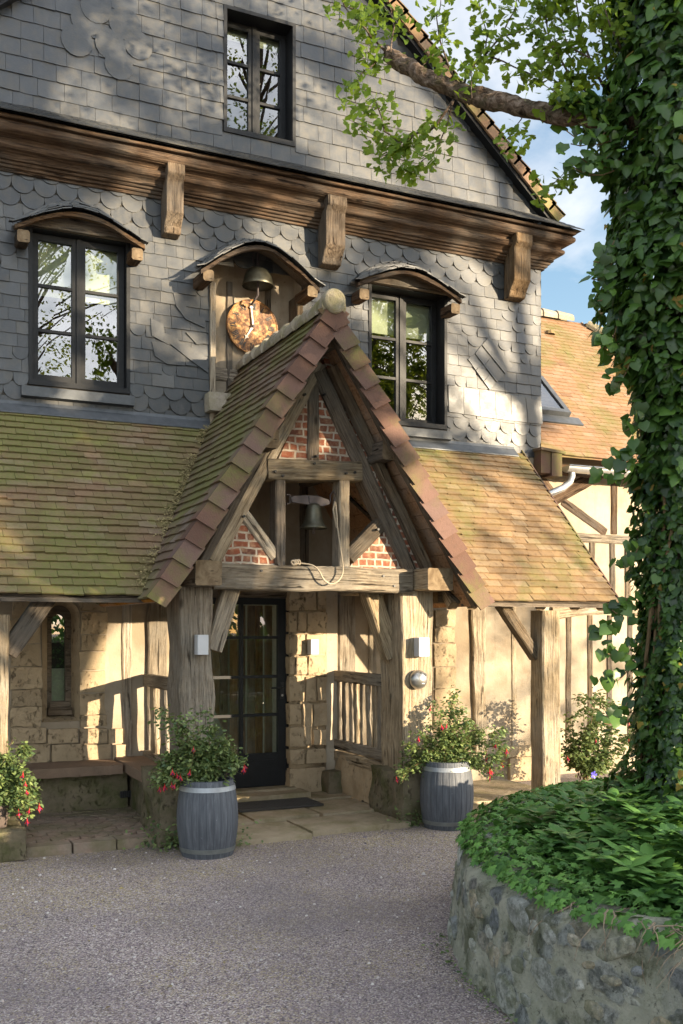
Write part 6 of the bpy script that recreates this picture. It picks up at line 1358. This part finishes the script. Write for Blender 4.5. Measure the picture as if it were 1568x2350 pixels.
P, Nn, T, S = [], [], [], []
for _ in range(1500):
    x_, y_ = rr.uniform(-.5, 4.6), 8.1 - abs(rr.gauss(0, 1.3)); 
    if rr.random() < .25: x_, y_ = rr.uniform(-1.5, 3.4), rr.uniform(3.2, 8)
    if (x_ - BX) ** 2 + (y_ - BY) ** 2 < 2.95 ** 2: continue
    P.append((x_, y_, gz(x_, y_) + .006)); Nn.append((rr.gauss(0, .35), rr.gauss(0, .35), 1)); T.append((rr.gauss(0, 1), rr.gauss(0, 1), .1)); S.append(rr.uniform(.008, .022) * (2.0 if rr.random() < .03 else 1))
mbp = MB()
for _ in range(1700):
    x_, y_ = rr.uniform(-3, 4.9), 3.0 + 5.1 * rr.random() ** .8
    if (x_ - BX) ** 2 + (y_ - BY) ** 2 < 2.93 ** 2: continue
    s_ = rr.uniform(.004, .010) * (1.7 if rr.random() < .05 else 1); c_ = Vector((x_, y_, gz(x_, y_) + s_ * .35)); a_ = rr.random() * 6; rx, ry = s_ * rr.uniform(.8, 1.5), s_ * rr.uniform(.7, 1)
    ring = [c_ + Vector((rx * math.cos(a_ + k * 1.2566) * rr.uniform(.8, 1.15), ry * math.sin(a_ + k * 1.2566) * rr.uniform(.8, 1.15), -s_ * .3)) for k in range(5)]; top = [c_ + (v_ - c_) * .6 + Vector((0, 0, s_ * .8)) for v_ in ring]
    mbp.add(ring + top, [(k, (k + 1) % 5, 5 + (k + 1) % 5, 5 + k) for k in range(5)] + [(5, 6, 7, 8, 9)], rr.random())
tag(mbp.build('loose_pebbles', MAT['pebble'], None), 'loose larger pebbles lying on the gravel', 'pebbles', kind='stuff')
o = leafmesh('fallen_bits', P, Nn, T, S, *CARD, MAT['litter']); tag(o, 'small dry leaf bits scattered on the gravel before the porch', 'litter', kind='stuff')

# ================================================================== WHAT THROWS THE DAPPLED SHADE (across the courtyard, seen in the panes)
def shade_tree(label, base, clumps, trunk_r, mat='tree', leaf=.12, per=46, seed=1, top=None):
    r2 = random.Random(seed); base = Vector(base); root = thing('broadleaf_tree', label, 'tree', tuple(base), 'trees across the courtyard'); mb = MB(); P, Nn, T, S = [], [], [], []
    cen = sum((Vector(c) for c, _ in clumps), Vector()) / len(clumps); tp = Vector((cen.x, cen.y, max(c[2] for c, _ in clumps) - .5)) if top is None else Vector(top)
    pts = [base.lerp(tp, t) + Vector((.25 * math.sin(t * 5 + seed), .2 * math.cos(t * 4), 0)) for t in [i / 10 for i in range(11)]]; mb.tube(pts, [trunk_r * (1 - .8 * i / 10) for i in range(11)], 12)
    for (c, rad) in clumps:
        c = Vector(c)
        if r2.random() < .35: k = min(10, max(2, int((c.z - base.z) / max(.1, tp.z - base.z) * 10) - 1)); mb.tube([pts[k], pts[k].lerp(c, .5) + Vector((0, 0, .3)), c], [trunk_r * .18, trunk_r * .1, .01], 6)
        for _ in range(per): P.append(c + Vector((r2.gauss(0, 1), r2.gauss(0, 1), r2.gauss(0, .8))) * rad * .55); Nn.append((r2.gauss(0, .8), r2.gauss(0, .8), 1)); T.append((r2.gauss(0, 1), r2.gauss(0, 1), -.4)); S.append(leaf * r2.uniform(.7, 1.3))
    mb.build('trunk', MAT['bark'], root, smooth=True); leafmesh('crown', P, Nn, T, S, *OVAL, MAT[mat], root); return root
def fac(X0, z0, t): return (X0 + .69 * t, YW - t, z0 + .165 * t)
r3 = random.Random(77)
def gap(X0, z0): return noise.noise((X0 * .85, z0 * 1.15, 4.2)) + .55 * noise.noise((X0 * 2.1, z0 * 2.6, 1.7))
cl = []
for _ in range(900):
    X0, z0 = r3.uniform(-3.5, 2.7), r3.uniform(1.9, 11)
    if X0 > 1.6 and z0 < 2.3: continue
    if X0 < 1.15 and 4.2 < z0 < 6.2: continue
    if gap(X0, z0) < (-.25 if z0 < 4.2 else .02): continue
    cl.append((fac(X0, z0, r3.uniform(13.5, 16)), r3.uniform(.14, .26)))
shade_tree('dense leafy tree across the courtyard left of the sunlit gap', fac(1.62, -2.44, 14.8), cl, .36, seed=3, leaf=.14, per=52, top=fac(1.3, 12, 14.8))
cl = []
for _ in range(1000):
    X0, z0 = r3.uniform(2.5, 9.5), r3.uniform(3.6, 11.5)
    th = .02 if z0 > 6.0 else .10
    if X0 > 5.2 and z0 < 5.7: th = .42
    if gap(X0, z0) < th: continue
    cl.append((fac(X0, z0, r3.uniform(13.5, 16)), r3.uniform(.14, .26)))
shade_tree('tall open crowned tree across the courtyard beside the hedge', fac(7.6, -2.4, 14.8), cl, .2, seed=5, leaf=.14, per=52)
cl = []
for _ in range(26): cl.append((fac(r3.uniform(4.6, 7.4), r3.uniform(2.0, 5.2), 15.5), r3.uniform(.12, .26)))
for _ in range(22): cl.append((fac(r3.uniform(2.4, 5.0), r3.uniform(3.6, 5.2), 15.5), r3.uniform(.15, .32)))
for _ in range(46): cl.append((fac(r3.uniform(4.7, 9.0), r3.uniform(.3, 2.1), 15.5), r3.uniform(.10, .24)))
shade_tree('slim sapling across the courtyard with sparse leaves', fac(6.2, -2.56, 15.5), cl, .06, leaf=.09, per=26, seed=9)
cl = [((r3.gauss(4.0, 1.6), r3.gauss(-12, .9), r3.uniform(6.5, 12.6)), r3.uniform(.3, .6)) for _ in range(90)] + [((r3.gauss(4.6, 1.8), r3.gauss(-12, 1.0), r3.uniform(12.8, 18)), r3.uniform(.4, .7)) for _ in range(190)]
shade_tree('loose tree behind the courtyard mirrored in the left window', (2.4, -12.3, 0), cl, .24, leaf=.13, per=34, seed=12)
cl = [((r3.gauss(10.5, 1.5), r3.gauss(-9, .9), r3.uniform(11, 23)), r3.uniform(.3, .6)) for _ in range(130)]
shade_tree('tall weeping tree behind the courtyard mirrored in the top window', (10.3, -9.4, 0), cl, .38, leaf=.13, per=36, seed=15)
cl = [((r3.uniform(28.5, 34.4), r3.gauss(-40, 1.0), r3.uniform(12, 27)), r3.uniform(.6, 1.0)) for _ in range(230)]
shade_tree('huge bright green lime tree far behind mirrored in the right window', (33, -40, 0), cl, .5, leaf=.30, per=40, seed=25)
hedge = thing('shade_hedge', 'low clipped hedge out of view, added to shade the gravel courtyard', 'hedge', (9, -3.6, 0))  # unseen hedge added to cast shade over the gravel
mb = MB(); mb.rock(1.5, 17, -4.1, -3.1, 0, 1.50, .10, .4, 1.5, .5, 0, .1); mb.build('core', MAT['soil'], hedge, smooth=True)
n = 9000; P = np.stack([g.uniform(1.4, 17.1, n), np.where(g.random(n) < .7, -3.05, g.uniform(-4.1, -3.1, n)), g.uniform(0, 1.55, n)], 1); P[:, 2] = np.where(P[:, 1] < -3.06, 1.55, P[:, 2])
leafmesh('hedge_leaves', P, np.stack([g.normal(0, .6, n), g.normal(.6, .5, n), g.normal(.5, .4, n)], 1), g.normal(0, 1, (n, 3)), g.uniform(.06, .1, n), *OVAL, MAT['ground'], hedge, g.random(n))

# far woodland added to hide the low orange sky from the panes
r4 = random.Random(50); P, Nn, T, S = [], [], [], []
for _ in range(5200):
    x_ = r4.uniform(-60, 110); hh = 6.5 + 1.6 * noise.noise((x_ * .12, 0, 3)) + .8 * noise.noise((x_ * .4, 5, 3)); P.append((x_, -66 + r4.gauss(0, 1.2), r4.uniform(0, hh))); Nn.append((r4.gauss(0, .6), r4.gauss(.8, .5), .6)); T.append((r4.gauss(0, 1), r4.gauss(0, .4), r4.gauss(0, 1))); S.append(r4.uniform(.7, 1.4))
o = leafmesh('woodland_screen', P, Nn, T, S, *OVAL, MAT['ground']); tag(o, 'far woodland added behind the courtyard to hide low sky from the panes', 'woodland_screen', kind='stuff')
